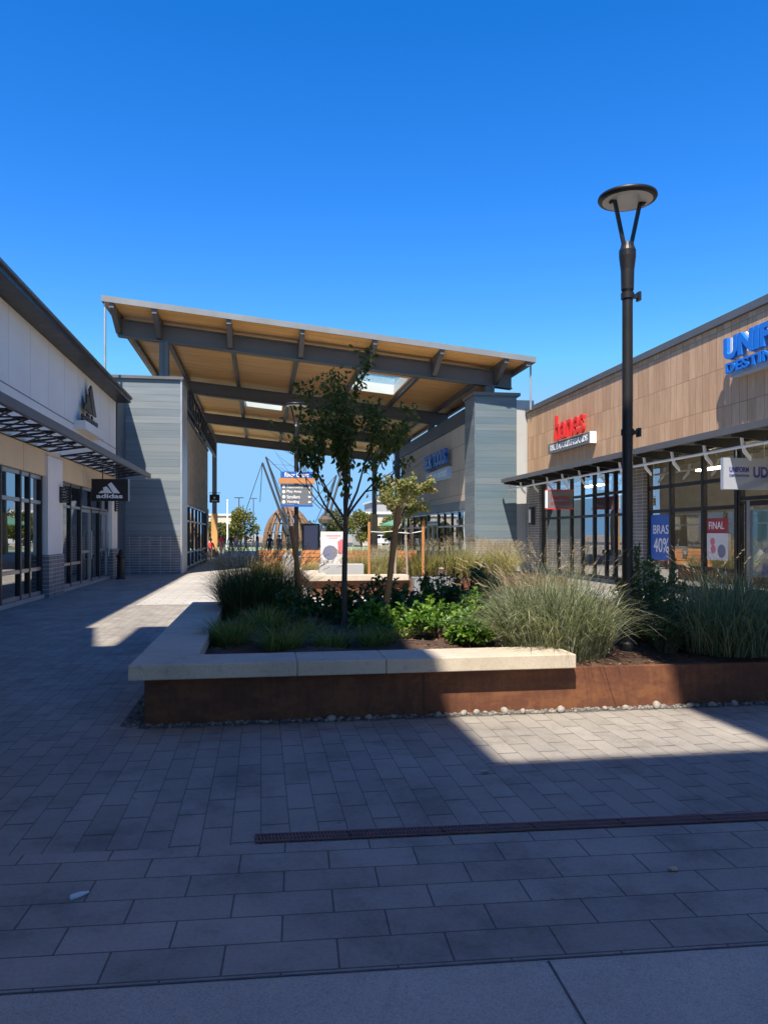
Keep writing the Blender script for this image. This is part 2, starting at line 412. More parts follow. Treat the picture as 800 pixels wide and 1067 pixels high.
cam = bpy.data.cameras.new('camera'); co = bpy.data.objects.new('camera', cam); COL.objects.link(co)
co.location = (0,0,1.6); co.rotation_euler = (R(90), 0, R(-9.1))
cam.sensor_fit = 'HORIZONTAL'; cam.sensor_width = 36; cam.lens = 36; cam.shift_y = 23.5/800
cam.clip_start = .05; cam.clip_end = 4000
scene.camera = co
scene.render.resolution_x = 767; scene.render.resolution_y = 1024
vs = scene.view_settings; vs.view_transform = 'Standard'; vs.look = 'None'; vs.exposure = 1.42; vs.gamma = 1; vs.use_curve_mapping = False
scene.render.engine = 'CYCLES'; scene.cycles.use_denoising = True
scene.cycles.max_bounces = 8; scene.cycles.transparent_max_bounces = 24; scene.cycles.diffuse_bounces = 5

def structure(name, mb, mat, loc=(0,0,0), kind='structure', **k):
    mb.v = [(x-loc[0], y-loc[1], z-loc[2]) for x, y, z in mb.v]
    o = build(name, mb, mat, None, **k); o.location = loc; o['kind'] = kind; return o

# ------------------------------------------------------------------ ground
def sheet(x0, x1, y0, y1, z):
    b = MB(); b.quad((x0,y0,z),(x1,y0,z),(x1,y1,z),(x0,y1,z)); return b
structure('ground', sheet(-1500,1500,-300,2500,-.012), M['earth'])
ROT = R(-2.6)
def rot_structure(name, mb, mat, **k):
    o = structure(name, mb, mat, (.5,2.8,0), **k); o.rotation_euler = (0,0,ROT); return o
rot_structure('concrete_walk', sheet(-8,13,-20,2.77,.004), M['broomed'])
rot_structure('paver_band', sheet(-8,13,2.776,3.98,.004), M['paver_band'])
structure('paver_walk', sheet(-5.3,11.3,2.0,33,0), M['paver'])
structure('plaza', sheet(-2.8,9.8,18,33,.004), M['plaza'])  # paler sheet over the sunlit paving only, its brightness put into the colour
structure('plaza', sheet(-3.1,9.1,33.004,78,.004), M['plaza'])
structure('play_surface', sheet(-12,24,78.01,100,0), M['play_green'])
structure('parking_lot', sheet(-70,90,104,150,0), M['asphalt'])
b = MB(); b.box(-70,90,103.7,104,-.01,.12); structure('kerb', b, M['slab'])
# joints in the concrete slab: shallow dark saw cuts
b = MB()
b.box(1.058,1.066,-6,2.76,.005,.007); b.box(-2.9,-2.888,-6,2.76,.005,.007)
b.box(-8,13,2.770,2.778,.0055,.0075)
rot_structure('slab_joint', b, M['gravel_bed'])

# trench drain
b = MB()
x = -.03
ang = -.0454
while x < 4.6:
    for k in range(26):
        xx = x + .01 + k*.0185
        b.bar((xx+.004, 4.02+ang*(xx)+.012, .010),(xx-.004, 4.02+ang*(xx)+.088, .010), .010, .006)
    for yy in (.004, .096, .05):
        b.bar((x, 4.02+ang*x+yy, .0105), (x+.495, 4.02+ang*(x+.495)+yy, .0105), .011, .007)
    x += .5
t = thing('trench_drain', 'long rusty slotted drain channel set across the dark pavers in the foreground', 'drain', (-.03,4.07,0))
build('grate', b, M['drain'], t)
b = MB(); b.prism([(-.03,4.02),(4.6,3.81),(4.6,3.915),(-.03,4.125)], (0,0,.0055), (1,0,0), (0,1,0), (0,0,1), .0012)
build('channel', b, M['mulch'], t)

# ------------------------------------------------------------------ planter in front
t = thing('planter', 'low rusty steel planter with a pale L shaped bench slab along its front and left', 'planter', (2,6.64,0))
PX0, PX1, PY0, PY1, PZ = -.96, 6.4, 6.64, 13.0, .385
b = MB()
b.box(PX0,PX1,PY0,PY0+.02,0,PZ); b.box(PX0,PX0+.02,PY0+.02,PY1,0,PZ); b.box(PX1-.02,PX1,PY0+.02,PY1,0,PZ); b.box(PX0+.02,PX1-.02,PY1-.02,PY1,0,PZ)
build('steel_wall', b, M['corten'], t, bevel=.003)
for x in (1.42,3.86): build('weld_seam', bx(x-.004,x+.004,PY0-.004,PY0-.0005,.0,PZ-.004), M['mulch'], t)
build('top_flange', bx(PX0+.021,PX1-.021,PY0+.021,PY0+.07,PZ-.012,PZ-.002), M['corten'], t)
b = MB(); zt0, zt1 = .405, .53
for x0, x1 in ((-1.07,.30),(.304,1.06),(1.064,2.78)):
    b.box(x0,x1,6.5,7.02,zt0,zt1)
for y0, y1 in ((7.024,8.7),(8.704,10.6),(10.604,12.5)):
    b.box(-1.07,-.55,y0,y1,zt0,zt1)
build('bench_slab', b, M['coping'], t, bevel=.008)
for x in (-.6, .3, 1.06, 2.3): build('bracket', bx(x-.03,x+.03,6.66,6.95,.3,.404), M['dkgray'], t)
for y in (8.7,10.6,12.2): build('bracket', bx(-.93,-.6,y-.03,y+.03,.3,.404), M['dkgray'], t)
# soil with mounds
b = MB()
nx, ny = 60, 50
def soil(x, y):
    e = min(1, (x-PX0)/.5, (PX1-x)/.5, (y-PY0)/.4, (PY1-y)/.5)
    return .34 + .07*max(0,e) + .025*math.sin(x*5.1+y*2.3)*max(0,e) + .02*math.sin(y*7.7-x*3.1)*max(0,e)
vsx = [PX0+.021 + (PX1-PX0-.042)*i/nx for i in range(nx+1)]; vsy = [PY0+.021 + (PY1-PY0-.042)*j/ny for j in range(ny+1)]
b.add([(x,y,soil(x,y)) for y in vsy for x in vsx],
      [(j*(nx+1)+i, j*(nx+1)+i+1, (j+1)*(nx+1)+i+1, (j+1)*(nx+1)+i) for j in range(ny) for i in range(nx)])
structure('mulch_bed', b, M['mulch'], smooth=True)
b = MB(); r = random.Random(3)
for i in range(5200):
    x = r.uniform(PX0+.06, PX1-.06); y = PY0 + .05 + (PY1-PY0-.1)*r.random()**1.6; z = soil(x,y)+.006
    L = r.uniform(.02,.06); a = r.uniform(0,2*PI); wd = r.uniform(.006,.014); ti = r.uniform(-.5,.5)
    d = Vector((math.cos(a),math.sin(a),ti*.6)).normalized(); s_ = Vector((-math.sin(a),math.cos(a),r.uniform(-.4,.4)))
    p = Vector((x,y,z+abs(ti)*L*.3))
    b.add([p-d*L/2-s_*wd, p+d*L/2-s_*wd*.6, p+d*L/2+s_*wd, p-d*L/2+s_*wd*.7], [(0,1,2,3)])
structure('mulch_chips', b, M['chip'], kind='stuff')

def pebble_geo(mb, c, rx, ry, rz, a, r):
    vs = []; seg = 7
    rings = ((-.6,.75),(0,1),(.55,.78),(.9,.35))
    jit = [r.uniform(.82,1.15) for _ in range(seg)]
    for zz, rr in rings:
        for k in range(seg):
            t_ = 2*PI*k/seg
            x = math.cos(t_)*rx*rr*jit[k]; y = math.sin(t_)*ry*rr*jit[k]
            vs.append((c[0]+x*math.cos(a)-y*math.sin(a), c[1]+x*math.sin(a)+y*math.cos(a), c[2]+rz*zz))
    fs = [(i*seg+k, i*seg+(k+1)%seg, (i+1)*seg+(k+1)%seg, (i+1)*seg+k) for i in range(3) for k in range(seg)]
    fs.append(tuple(3*seg+k for k in range(seg)))
    mb.add(vs, fs)
structure('gravel_strip', sheet(-1.0,6.4,6.545,6.64,.004), M['gravel_bed'])
structure('gravel_strip', sheet(-1.16,-.96,6.645,9.3,.004), M['gravel_bed'])
b = MB(); r = random.Random(5)
for i in range(620):
    x = r.uniform(-.98,6.3); y = 6.635 - .09*r.random()**1.6; s_ = r.uniform(.010,.021)
    pebble_geo(b, (x,y,.004+s_*.35), s_*1.3, s_, s_*.75, r.uniform(0,6), r)
for i in range(260):
    x = r.uniform(-1.14,-.98); y = r.uniform(6.6,9.25); s_ = r.uniform(.010,.022)
    pebble_geo(b, (x,y,.004+s_*.3), s_*1.3, s_, s_*.7, r.uniform(0,6), r)
structure('pebbles', b, M['pebble'], kind='stuff', smooth=True)
first = None; r = random.Random(8)
for i, x in enumerate((.55,.92,1.16,1.48,1.75,1.93,2.12,2.28,2.66,3.05,3.3,3.62,3.9,4.15,4.38,4.9)):
    sc = r.uniform(.7,1.25); loc = (x + r.uniform(-.05,.05), 6.59 + r.uniform(-.03,.01), .012)
    lab = 'rounded pale cobble lying along the foot of the rusty planter wall'
    if first is None:
        b = MB(); pebble_geo(b, (loc[0],loc[1],loc[2]+.012), .048, .036, .03, .4, r)
        first = single('cobble', b, M['rock'], loc, lab, 'stone', 'cobbles along the planter wall', smooth=True)
    else:
        o = dup(first, loc, r.uniform(0,6), sc)
        o.scale = (sc*r.uniform(.8,1.3), sc, sc*r.uniform(.8,1.2))
def rock(name, c, s, seed, label):
    r = random.Random(seed); b = MB(); seg = 11
    jit = [r.uniform(.85,1.15) for _ in range(seg*5)]
    rings = ((-.2,.85),(.15,1),(.5,.9),(.8,.6),(1,.2)); vs = []
    for i,(zz,rr) in enumerate(rings):
        for k in range(seg):
            q = rr*jit[i*seg+k]; vs.append((c[0]+s[0]*q*math.cos(2*PI*k/seg), c[1]+s[1]*q*math.sin(2*PI*k/seg), c[2]+s[2]*zz*r.uniform(.93,1.07)))
    fs = [(i*seg+k, i*seg+(k+1)%seg, (i+1)*seg+(k+1)%seg, (i+1)*seg+k) for i in range(4) for k in range(seg)]
    fs.append(tuple(4*seg+k for k in range(seg))); b.add(vs, fs)
    single(name, b, M['rock'], c, label, 'boulder', bevel=.01)
rock('boulder', (5.02,7.0,.36), (.13,.11,.13), 2, 'pale boulder on the mulch at the far right, half behind the blue grass')
rock('boulder', (1.08,31,0), (.3,.3,.95), 4, 'whitish boulder on the plaza in front of the slatted timber seats')

# litter
b = MB(); p = Vector((-.79,3.54,.016)); d = Vector((.8,.55,0)).normalized()
b.tube([p-d*.04, p-d*.035, p+d*.01, p+d*.03, p+d*.036, p+d*.045], [.006,.013,.013,.007,.006,.006], 10)
single('crushed_bottle', b, M['bottle'], (-.79,3.54,.008), 'small pale plastic bottle lying on the dark pavers at lower left', 'litter', smooth=True)
def scrap(c, s, a, label, seed):
    r = random.Random(seed); b = MB(); n = 9
    pts = [(c[0]+s*r.uniform(.6,1.1)*math.cos(a+2*PI*i/n)*1.5, c[1]+s*r.uniform(.5,1)*math.sin(a+2*PI*i/n), .012+r.uniform(0,.012)) for i in range(n)]
    b.add(pts + [(c[0],c[1],.022)], [(i,(i+1)%n,n) for i in range(n)])
    b.add([(x,y,z-.004) for x,y,z in pts] + [(c[0],c[1],.018)], [((i+1)%n,i,n) for i in range(n)])
    single('dry_leaf', b, M['deadleaf'], (c[0],c[1],.008), label, 'leaf')
scrap((1.93,3.38), .022, .3, 'curled dry leaf on the large pavers right of centre, below the drain', 1)
scrap((1.48,4.97), .025, 2.0, 'pale torn leaf on the pavers just in front of the sunlit patch', 2)

# ------------------------------------------------------------------ street lamps
def make_lamp(loc, label):
    x, y, z = loc
    t = thing('street_lamp', label, 'street lamp', loc, 'round headed street lamps')
    H = 5.12 - z
    b = MB(); b.lathe([(.10,0),(.10,.03),(.075,.05),(.075,.12),(.056,.14),(.053,H-1.02)], (x,y,z), 20)
    build('pole', b, M['black'], t, smooth=False)
    b = MB(); b.lathe([(.056,H-1.02),(.064,H-1.0),(.068,H-.8),(.085,H-.66),(.085,H-.6),(.068,H-.56),(.06,H-.52)], (x,y,z), 20)
    build('collar', b, M['black'], t)
    for s in (-1,1):
        b = MB(); b.bar((x+s*.035,y,z+H-.56),(x+s*.14,y,z+H-.09), .036, .026, (0,1,0)); b.bar((x+s*.14,y,z+H-.10),(x+s*.155,y,z+H-.075), .09,.05,(0,1,0))
        build('yoke_arm', b, M['black'], t)
    b = MB(); b.lathe([(.255,H-.085),(.285,H-.08),(.297,H-.06),(.292,H-.04),(.24,H-.018),(.1,H-.004),(.02,H)], (x,y,z), 40)
    build('lamp_head', b, M['black'], t, smooth=True)
    b = MB(); b.lathe([(.02,H-.094),(.2,H-.094),(.25,H-.088)], (x,y,z), 40)
    build('diffuser', b, M['lens'], t)
    for zz in (1.6+115/800*7.87*2.17, 1.6+107/800*7.87):
        b = MB(); zr = zz
        b.box(x+.05,x+.12,y-.02,y+.02,zr-.02,zr+.02); b.box(x+.11,x+.135,y-.035,y+.035,zr-.045,zr+.045)
        b.lathe([(.066,-.03),(.066,.03)], (x,y,zr), 20)
        build('banner_clamp', b, M['black'], t)
    return t
lamp = make_lamp((3.72,7.4,.36), 'tall black street lamp with a round flat head standing in the front planter')
lamp2 = dup(lamp, (.98,21.65,0), .3, 5.3/4.76, 'distant round headed lamp post that carries the blue and grey wayfinding sign')

# wayfinding sign hung on the far lamp
sx, sy = .98, 21.5
t = thing('wayfinding_sign', 'two sided direction sign headed River Court on the distant lamp post', 'sign', (sx,sy,2.4))
X = (1,0,0); Z = (0,0,1); FN = (0,-1,0)
build('header_panel', bx(sx-.44,sx+.44,sy-.05,sy+.05,3.17,3.35), M['signblue'], t)
h = build('timber_band', bx(sx-.49,sx+.49,sy-.11,sy+.09,3.02,3.165), M['orange_wood'], t)
for i in range(4):
    z1 = 3.0 - i*.142
    r_ = build('direction_panel', bx(sx-.44,sx+.44,sy-.045,sy+.045,z1-.135,z1), M['sign_grey'], t)
    b = MB(); word = ('Restrooms','Play Area','Strollers','Vending')[i]
    text(b, word, (sx-.27, sy-.046, z1-.115 + (.0)), X, Z, FN, (.44,.40,.36,.34)[i], .095, .004, .01)
    build('lettering', b, M['white_text'], r_)
    b = MB(); b.disc((sx-.355,sy-.046,z1-.068), X, Z, FN, .045); build('icon', b, M['white_text'], r_); b = MB()
    ax, az = sx+.36, z1-.068
    if i < 2: b.prism([(-.012,-.045),(.012,-.045),(.012,.005),(.038,.005),(0,.047),(-.038,.005),(-.012,.005)], (ax,sy-.046,az), X, Z, FN, .004)
    else: b.prism([(-.047,0),(-.005,-.038),(-.005,-.012),(.045,-.012),(.045,.012),(-.005,.012),(-.005,.038)], (ax,sy-.046,az), X, Z, FN, .004)
    build('arrow', b, M['white_text'], r_)
b = MB(); text(b, 'River Court', (sx-.33,sy-.051,3.195), X, Z, FN, .66, .13, .004, .015)
build('header_lettering', b, M['white_text'], t)
build('base_strip', bx(sx-.45,sx+.45,sy-.05,sy+.05,2.375,2.43), M['signblue'], t)
build('clamp_bracket', bx(sx-.05,sx+.05,sy+.05,sy+.22,2.6,2.7), M['black'], t)

# ------------------------------------------------------------------ shop fronts
def window(parent, wx, y0, y1, z0, z1, ms=(), hs=(), side=1, frame='bronze', gl='glass', fw=.07, hm='alu', name='window'):
    """glazed bay in a plane x = wx; side +1 faces +x (left building), -1 faces -x"""
    b = MB(); d = .06
    xa, xb = wx-d, wx+d
    b.box(xa,xb,y0,y0+fw,z0,z1); b.box(xa,xb,y1-fw,y1,z0,z1); b.box(xa+.02,xb-.02,y0+fw*.5,y1-fw*.5,z0+.001,z0+.02); b.box(xa+.02,xb-.02,y0+fw*.5,y1-fw*.5,z1-.02,z1-.001)
    for m_ in ms: b.box(xa,xb,m_-fw/2,m_+fw/2,z0,z1)
    f = build(name, b, M[frame], parent, bevel=.004)
    b = MB(); ys = [y0] + list(ms) + [y1]
    e = .004
    for zz in [z0+fw/2, z1-fw/2] + list(hs):
        b = MB(); b.box(xa+.012,xb-.012,y0+.02,y1-.02,zz-fw*.42,zz+fw*.42)
        build('rail', b, M[hm], f)
    b = MB(); b.quad((wx,y0+.03,z0+.03),(wx,y1-.03,z0+.03),(wx,y1-.03,z1-.03),(wx,y0+.03,z1-.03))
    build('pane', b, M[gl], f)
    return f

# ---- left building
t = thing('store_building', 'long white and beige store on the left with black trellis awning and glass front', 'building', (-5.37,12,0))
LB = t
XL = -5.37
Y0, Y1 = -16, 30.0
build('upper_wall', bx(XL-.35,XL,Y0,Y1,3.78,6.56), M['stucco'], t)
b = MB()
for y in [Y0+1.6*i for i in range(1,29)]: build('reveal_joint', bx(XL+.0005,XL+.002,y-.005,y+.005,4.86,6.555), M['sign_pale'], t)
build('reveal_joint', bx(XL+.0005,XL+.0025,Y0,Y1,4.80,4.83), M['sign_grey'], t)
piers = [(-10.6,-9.4),(-.6,.6),(9.6,10.8),(20.5,21.95),(28.95,30.0)]
prev = Y0
build('lower_band', bx(XL-.35,XL-.004,Y0,Y1,3.08,3.776), M['beige'], t)
for y in range(int(Y0)+1,30,3): build('reveal_joint', bx(XL-.003,XL-.001,y+.7-.005,y+.7+.005,3.085,3.77), M['sign_grey'], t)
for p0, p1 in piers:
    pr = build('pier', bx(XL-.32,XL+.06,p0,p1,1.08,3.6), M['stucco'], t, bevel=.006)
    build('brick_base', bx(XL-.34,XL+.09,p0-.03,p1+.03,0,1.076), M['stackbrick_side'], pr)
bays = [(-16,-10.65),(-9.35,-.65),(.65,9.55)]
for y0, y1 in bays:
    window(t, XL-.12, y0, y1, .1, 3.07, [y0+(y1-y0)*k/6 for k in range(1,6)], (.75,2.4), 1, 'bronze', 'glass_dark')
window(t, XL-.12, 10.85, 20.45, .1, 3.07, (12.2,13.4,14.8,16.1,17.35,18.7,19.4), (.75,2.4), 1, 'bronze', 'glass_dark', .1)
window(t, XL-.12, 22.0, 24.7, .1, 3.07, (23.4,), (.75,2.4), 1, 'bronze', 'glass_dark', .09)
window(t, XL-.12, 24.72, 28.9, 2.42, 3.07, (26.1,27.5), (), 1, 'bronze', 'glass_dark', .08)
for y0, y1 in ((24.74,26.1),(27.42,28.88)):
    dr = build('door', bx(XL-.16,XL-.08,y0,y0+.1,.02,2.4), M['alu'], t)
    b = MB(); b.box(XL-.16,XL-.08,y1-.1,y1,.02,2.4); b.box(XL-.16,XL-.08,y0+.104,y1-.104,.02,.16); b.box(XL-.16,XL-.08,y0+.104,y1-.104,2.3,2.4); b.box(XL-.155,XL-.085,y0+.104,y1-.104,1.02,1.10)
    build('door_rail', b, M['alu'], dr)
    b = MB(); b.quad((XL-.12,y0+.1,.1),(XL-.12,y1-.1,.1),(XL-.12,y1-.1,2.35),(XL-.12,y0+.1,2.35)); build('pane', b, M['glass_dark'], dr)
    b = MB(); b.tube([(XL-.07,y1-.2,.8),(XL-.01,y1-.2,.83),(XL-.01,y1-.2,1.7),(XL-.07,y1-.2,1.73)], .018, 8); build('handle', b, M['lt_steel'], dr)
window(t, XL-.12, 26.12, 27.40, .1, 2.40, (), (), 1, 'bronze', 'glass_dark', .08)
build('sill', bx(XL-.34,XL-.01,Y0,Y1,.0,.098), M['slab'], t)
# eave
b = MB(); b.box(XL-.8,-4.85,Y0,Y1+.15,6.565,6.70)
build('eave', b, M['black'], t, bevel=.01)
b = MB(); b.box(XL-.9,-4.79,Y0,Y1+.18,6.704,6.77)
build('roof_flashing', b, M['gray_steel'], t)
build('roof', bx(-40,XL-.905,Y0,Y1,6.4,6.7), M['dkgray'], t)
build('end_panel', bx(XL-.3,XL+.015,30.19,31.98,0,7.3), M['navy'], t)
# shop interior
b = MB()
b.quad((XL-.5,Y0,.02),(-13,Y0,.02),(-13,Y1,.02),(XL-.5,Y1,.02)); build('shop_floor', b, M['int_floor'], t)
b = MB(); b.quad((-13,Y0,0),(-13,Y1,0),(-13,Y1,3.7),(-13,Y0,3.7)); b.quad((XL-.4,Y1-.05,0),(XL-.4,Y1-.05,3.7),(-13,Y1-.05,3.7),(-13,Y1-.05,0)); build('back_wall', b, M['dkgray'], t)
b = MB(); b.quad((XL-.36,Y0,3.6),(XL-.36,Y1,3.6),(-13,Y1,3.6),(-13,Y0,3.6)); build('ceiling', b, M['sign_grey'], t)
# trellis awning
b = MB(); zo, zi = 3.87, 3.72
b.box(-4.36,-4.26,Y0,31.2,3.80,3.98); build('awning_rail', b, M['gray_steel'], t)
def lattice(ya, yb):
    b = MB()
    def pt(u, y): return (XL+.02 + (1.0)*u, y, zi + (zo-zi)*u)
    for u in (0,.36,.7): b.bar(pt(u,ya), pt(u,yb), .022, .022)
    b.bar(pt(.985,ya), pt(.985,yb), .025, .03)
    n = int(round((yb-ya)/1.0)); st = (yb-ya)/n
    for i in range(n+1):
        y = ya + st*i
        b.bar(pt(0.02,y), pt(.97,y), .04, .045)
        if i < n:
            b.bar(pt(.03,y+.03), pt(.96,y+st-.03), .042, .03); b.bar(pt(.03,y+st-.03), pt(.96,y+.03), .034, .024)
    return build('trellis', b, M['black'], t)
lattice(-15, 20.7); lattice(21.9, 29.9)
# wall lamps on the piers
def wall_lamp(y, label):
    q = thing('wall_lamp', label, 'wall lamp', (XL+.06,y,2.65), 'louvred wall lamps on the left store')
    b = MB(); b.box(XL+.06,XL+.10,y-.10,y+.10,2.45,2.88); build('back_plate', b, M['black'], q)
    for k in range(6):
        b = MB(); b.box(XL+.10,XL+.24,y-.13,y+.13,2.46+k*.075,2.49+k*.075); build('louvre', b, M['black'], q)
wall_lamp(21.7, 'black louvred lamp on the white pier left of the store doors')
wall_lamp(29.5, 'black louvred lamp on the white pier beside the hanging black sign')
# three bar emblem with word
def emblem(mb, o, r, u, n, wd, ht, depth):
    """three slanted bars rising to the right over a word"""
    hb = ht*.66; o = Vector(o); r = Vector(r); u = Vector(u)
    b0 = o + u*ht*.30
    mb.prism([(wd*.08,0),(wd*.20,hb*.24),(wd*.31,hb*.17),(wd*.245,0)], b0, r, u, n, depth)
    mb.prism([(wd*.275,0),(wd*.36,hb*.12),(wd*.27,hb*.62),(wd*.41,hb*.52),(wd*.61,0)][0:1] + [(wd*.345,hb*.12),(wd*.255,hb*.34),(wd*.40,hb*.56)][0:0] + [(wd*.255,hb*.52),(wd*.39,hb*.62),(wd*.61,0)], b0, r, u, n, depth)
    mb.prism([(wd*.64,0),(wd*.435,hb*.78),(wd*.57,hb*1.0),(wd*.90,0)], b0, r, u, n, depth)
    text(mb, 'adidas', o, r, u, n, wd, ht*.26, depth, .03)
q = thing('wall_sign', 'black three bar emblem and word standing on a white box on the upper left wall', 'sign', (XL,24.9,4.7))
build('sign_box', bx(XL,XL+.32,23.5,26.2,4.68,4.94), M['stucco'], q, bevel=.006)
b = MB(); emblem(b, (XL+.12,23.8,4.95), (0,1,0), Z, (1,0,0), 2.2, 1.35, .05); build('emblem', b, M['black'], q)
q = thing('blade_sign', 'black hanging sign with a white three bar emblem, projecting from the left store', 'sign', (-4.75,25.4,2.65))
build('panel', bx(-5.28,-4.17,25.36,25.46,2.66,3.36), M['black'], q, bevel=.004)
build('edge_strip', bx(-4.165,-4.14,25.36,25.46,2.66,3.36), M['lt_steel'], q)
b = MB(); emblem(b, (-5.13,25.358,2.75), X, Z, FN, .80, .53, .006); build('emblem', b, M['white_text'], q)
b = MB(); b.tube([(-4.95,25.41,3.36),(-4.95,25.41,3.74)], .015, 8); b.tube([(-4.45,25.41,3.36),(-4.45,25.41,3.82)], .015, 8); build('hanger_rod', b, M['black'], q)
# ash urn beside the doors
b = MB(); b.lathe([(.17,0),(.17,.05),(.13,.08),(.12,.75),(.16,.8),(.16,.86),(.10,.9),(.06,1.05),(.02,1.08)], (-4.95,28.6,0), 20)
single('ash_urn', b, M['black'], (-4.95,28.6,0), 'slim dark smokers bin by the last pier of the left store', 'bin', smooth=False)

# ---- right building
t = thing('store_building', 'long tan plank clad store on the right with a dark metal canopy over its windows', 'building', (11.4,16,0))
XR = 11.4; RY0, RY1 = -12, 31.9
build('upper_wall', bx(XR,XR+.35,RY0,RY1,4.02,6.86), M['siding'], t)
b = MB(); b.box(XR-.08,XR+.5,RY0,RY1+.05,6.864,7.06); build('roof_flashing', b, M['gray_steel'], t, bevel=.006)
build('roof', bx(XR+.505,40,RY0,RY1,6.5,6.9), M['dkgray'], t)
build('bulkhead', bx(XR+.01,XR+.2,RY0,RY1,3.93,4.016), M['dkgray'], t)
for p0, p1 in ((-6.5,-5.4),(5.0,6.1),(11.2,12.3),(21.55,22.7),(30.3,31.85)):
    build('pier', bx(XR-.06,XR+.3,p0,p1,0,3.925), M['stackbrick_side'], t)
window(t, XR+.1, 22.75, 30.25, .1, 3.925, (23.7,24.35,25.3,26.3,27.3,28.6), (2.25,2.98), -1, 'bronze', 'glass', .11, 'bronze')
window(t, XR+.1, 17.1, 21.5, .1, 3.925, (18.6,20.2), (.7,2.28,2.98), -1, 'bronze', 'glass', .12, 'bronze')
window(t, XR+.1, 12.35, 17.05, 2.42, 3.925, (13.8,15.4), (2.98,), -1, 'bronze', 'glass', .1, 'bronze')
for k, (y0, y1) in enumerate(((15.45,16.7),(14.15,15.4))):
    dr = build('door', bx(XR+.02,XR+.12,y1-.12,y1,.02,2.4), M['alu'], t)
    b = MB(); b.box(XR+.02,XR+.12,y0,y0+.1,.02,2.4); b.box(XR+.02,XR+.12,y0+.104,y1-.124,.02,.3); b.box(XR+.02,XR+.12,y0+.104,y1-.124,2.28,2.4)
    build('door_rail', b, M['bronze'], dr)
    b = MB(); b.quad((XR+.07,y0+.1,.1),(XR+.07,y1-.1,.1),(XR+.07,y1-.1,2.35),(XR+.07,y0+.1,2.35)); build('pane', b, M['glass'], dr)
    b = MB(); yh = y0+.2 if k == 0 else y1-.2
    b.tube([(XR+.02,yh,.85),(XR-.05,yh,.9),(XR-.05,yh,1.7),(XR+.02,yh,1.75)], .02, 8); build('handle', b, M['lt_steel'], dr)
window(t, XR+.1, 16.74, 17.05, .1, 2.40, (), (), -1, 'bronze', 'glass', .06, 'bronze')
window(t, XR+.1, 12.35, 14.1, .1, 2.40, (13.2,), (.7,), -1, 'bronze', 'glass', .1, 'bronze')
window(t, XR+.1, 6.15, 11.15, .1, 3.925, (7.8,9.4), (.7,2.28,2.98), -1, 'bronze', 'glass', .1, 'bronze')
build('sill', bx(XR-.01,XR+.3,RY0,RY1,.0,.098), M['slab'], t)
b = MB(); b.quad((XR+.3,RY0,.03),(XR+8,RY0,.03),(XR+8,RY1,.03),(XR+.3,RY1,.03)); build('shop_floor', b, M['int_floor'], t)
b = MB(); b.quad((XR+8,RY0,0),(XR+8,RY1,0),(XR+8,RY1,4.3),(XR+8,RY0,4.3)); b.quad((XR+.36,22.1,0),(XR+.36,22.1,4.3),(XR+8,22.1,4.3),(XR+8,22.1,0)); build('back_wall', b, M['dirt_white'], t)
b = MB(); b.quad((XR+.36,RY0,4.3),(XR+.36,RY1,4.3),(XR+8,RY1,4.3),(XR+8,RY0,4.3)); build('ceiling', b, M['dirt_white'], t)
for x in (13.0,14.8,17.0):
    for y in (10,14.2,17.7,20.6,24.6,28.6):
        b = MB(); b.box(x-.07,x+.07,y-.75,y+.75,3.50,3.56); build('strip_light', b, M['shoplight'], t)
# shelves and displays inside
r = random.Random(31)
for i in range(9):
    y = 9 + i*2.4; x = 13.4 + (i % 3)*1.1
    b = MB(); b.box(x,x+.5,y-.7,y+.7,.04,.9); b.box(x+.2,x+.26,y-.7,y+.7,.9,1.7)
    for k in range(3): b.box(x+.05,x+.2,y-.65+k*.44,y-.28+k*.44,.92,1.2+r.uniform(0,.4))
    build('display_shelf', b, M[r.choice(['dkgray','dark_wood','poster_grey','poster_teal','dirt_white'])], t)
# canopy
cf = build('canopy', bx(10.1,10.16,RY0,31.5,3.80,3.96), M['gray_steel'], t, bevel=.004)
b = MB(); n = int((31.45-RY0)/.1)
pts = []
for i in range(n+1):
    y = RY0 + .1*i; z = 3.93 + (.018 if i % 2 else -.018)
    pts.append((y,z))
vs_ = [(10.165,y,z) for y,z in pts] + [(XR-.005,y,z+.06) for y,z in pts]
b.add(vs_, [(i,i+1,n+2+i,n+1+i) for i in range(n)]); build('canopy_sheet', b, M['corrugated'], cf)
b = MB(); b.box(10.09,XR-.09,RY0,31.5,3.985,4.012); 
for i in range(24):
    y = 31.3 - i*1.45
    b = MB(); b.prism([(10.17,3.74),(10.17,3.88),(XR-.01,3.9),(XR-.01,3.60)], (0,y-.05,0), (1,0,0), (0,0,1), (0,1,0), .1)
    build('outrigger', b, M['black'], cf)
b = MB(); b.tube([(10.42,RY0,3.53),(10.42,31.4,3.53)], .035, 10); build('tie_pipe', b, M['white_metal'], cf)
for i in range(24):
    y = 31.3 - i*1.45
    b = MB(); b.prism([(10.34,3.80),(10.39,3.80),(10.445,3.54),(10.47,3.46),(10.60,3.30),(10.60,3.22),(10.42,3.40),(10.385,3.54)], (0,y-.025,0), (1,0,0), Z, (0,1,0), .05)
    build('bracket', b, M['white_metal'], cf)
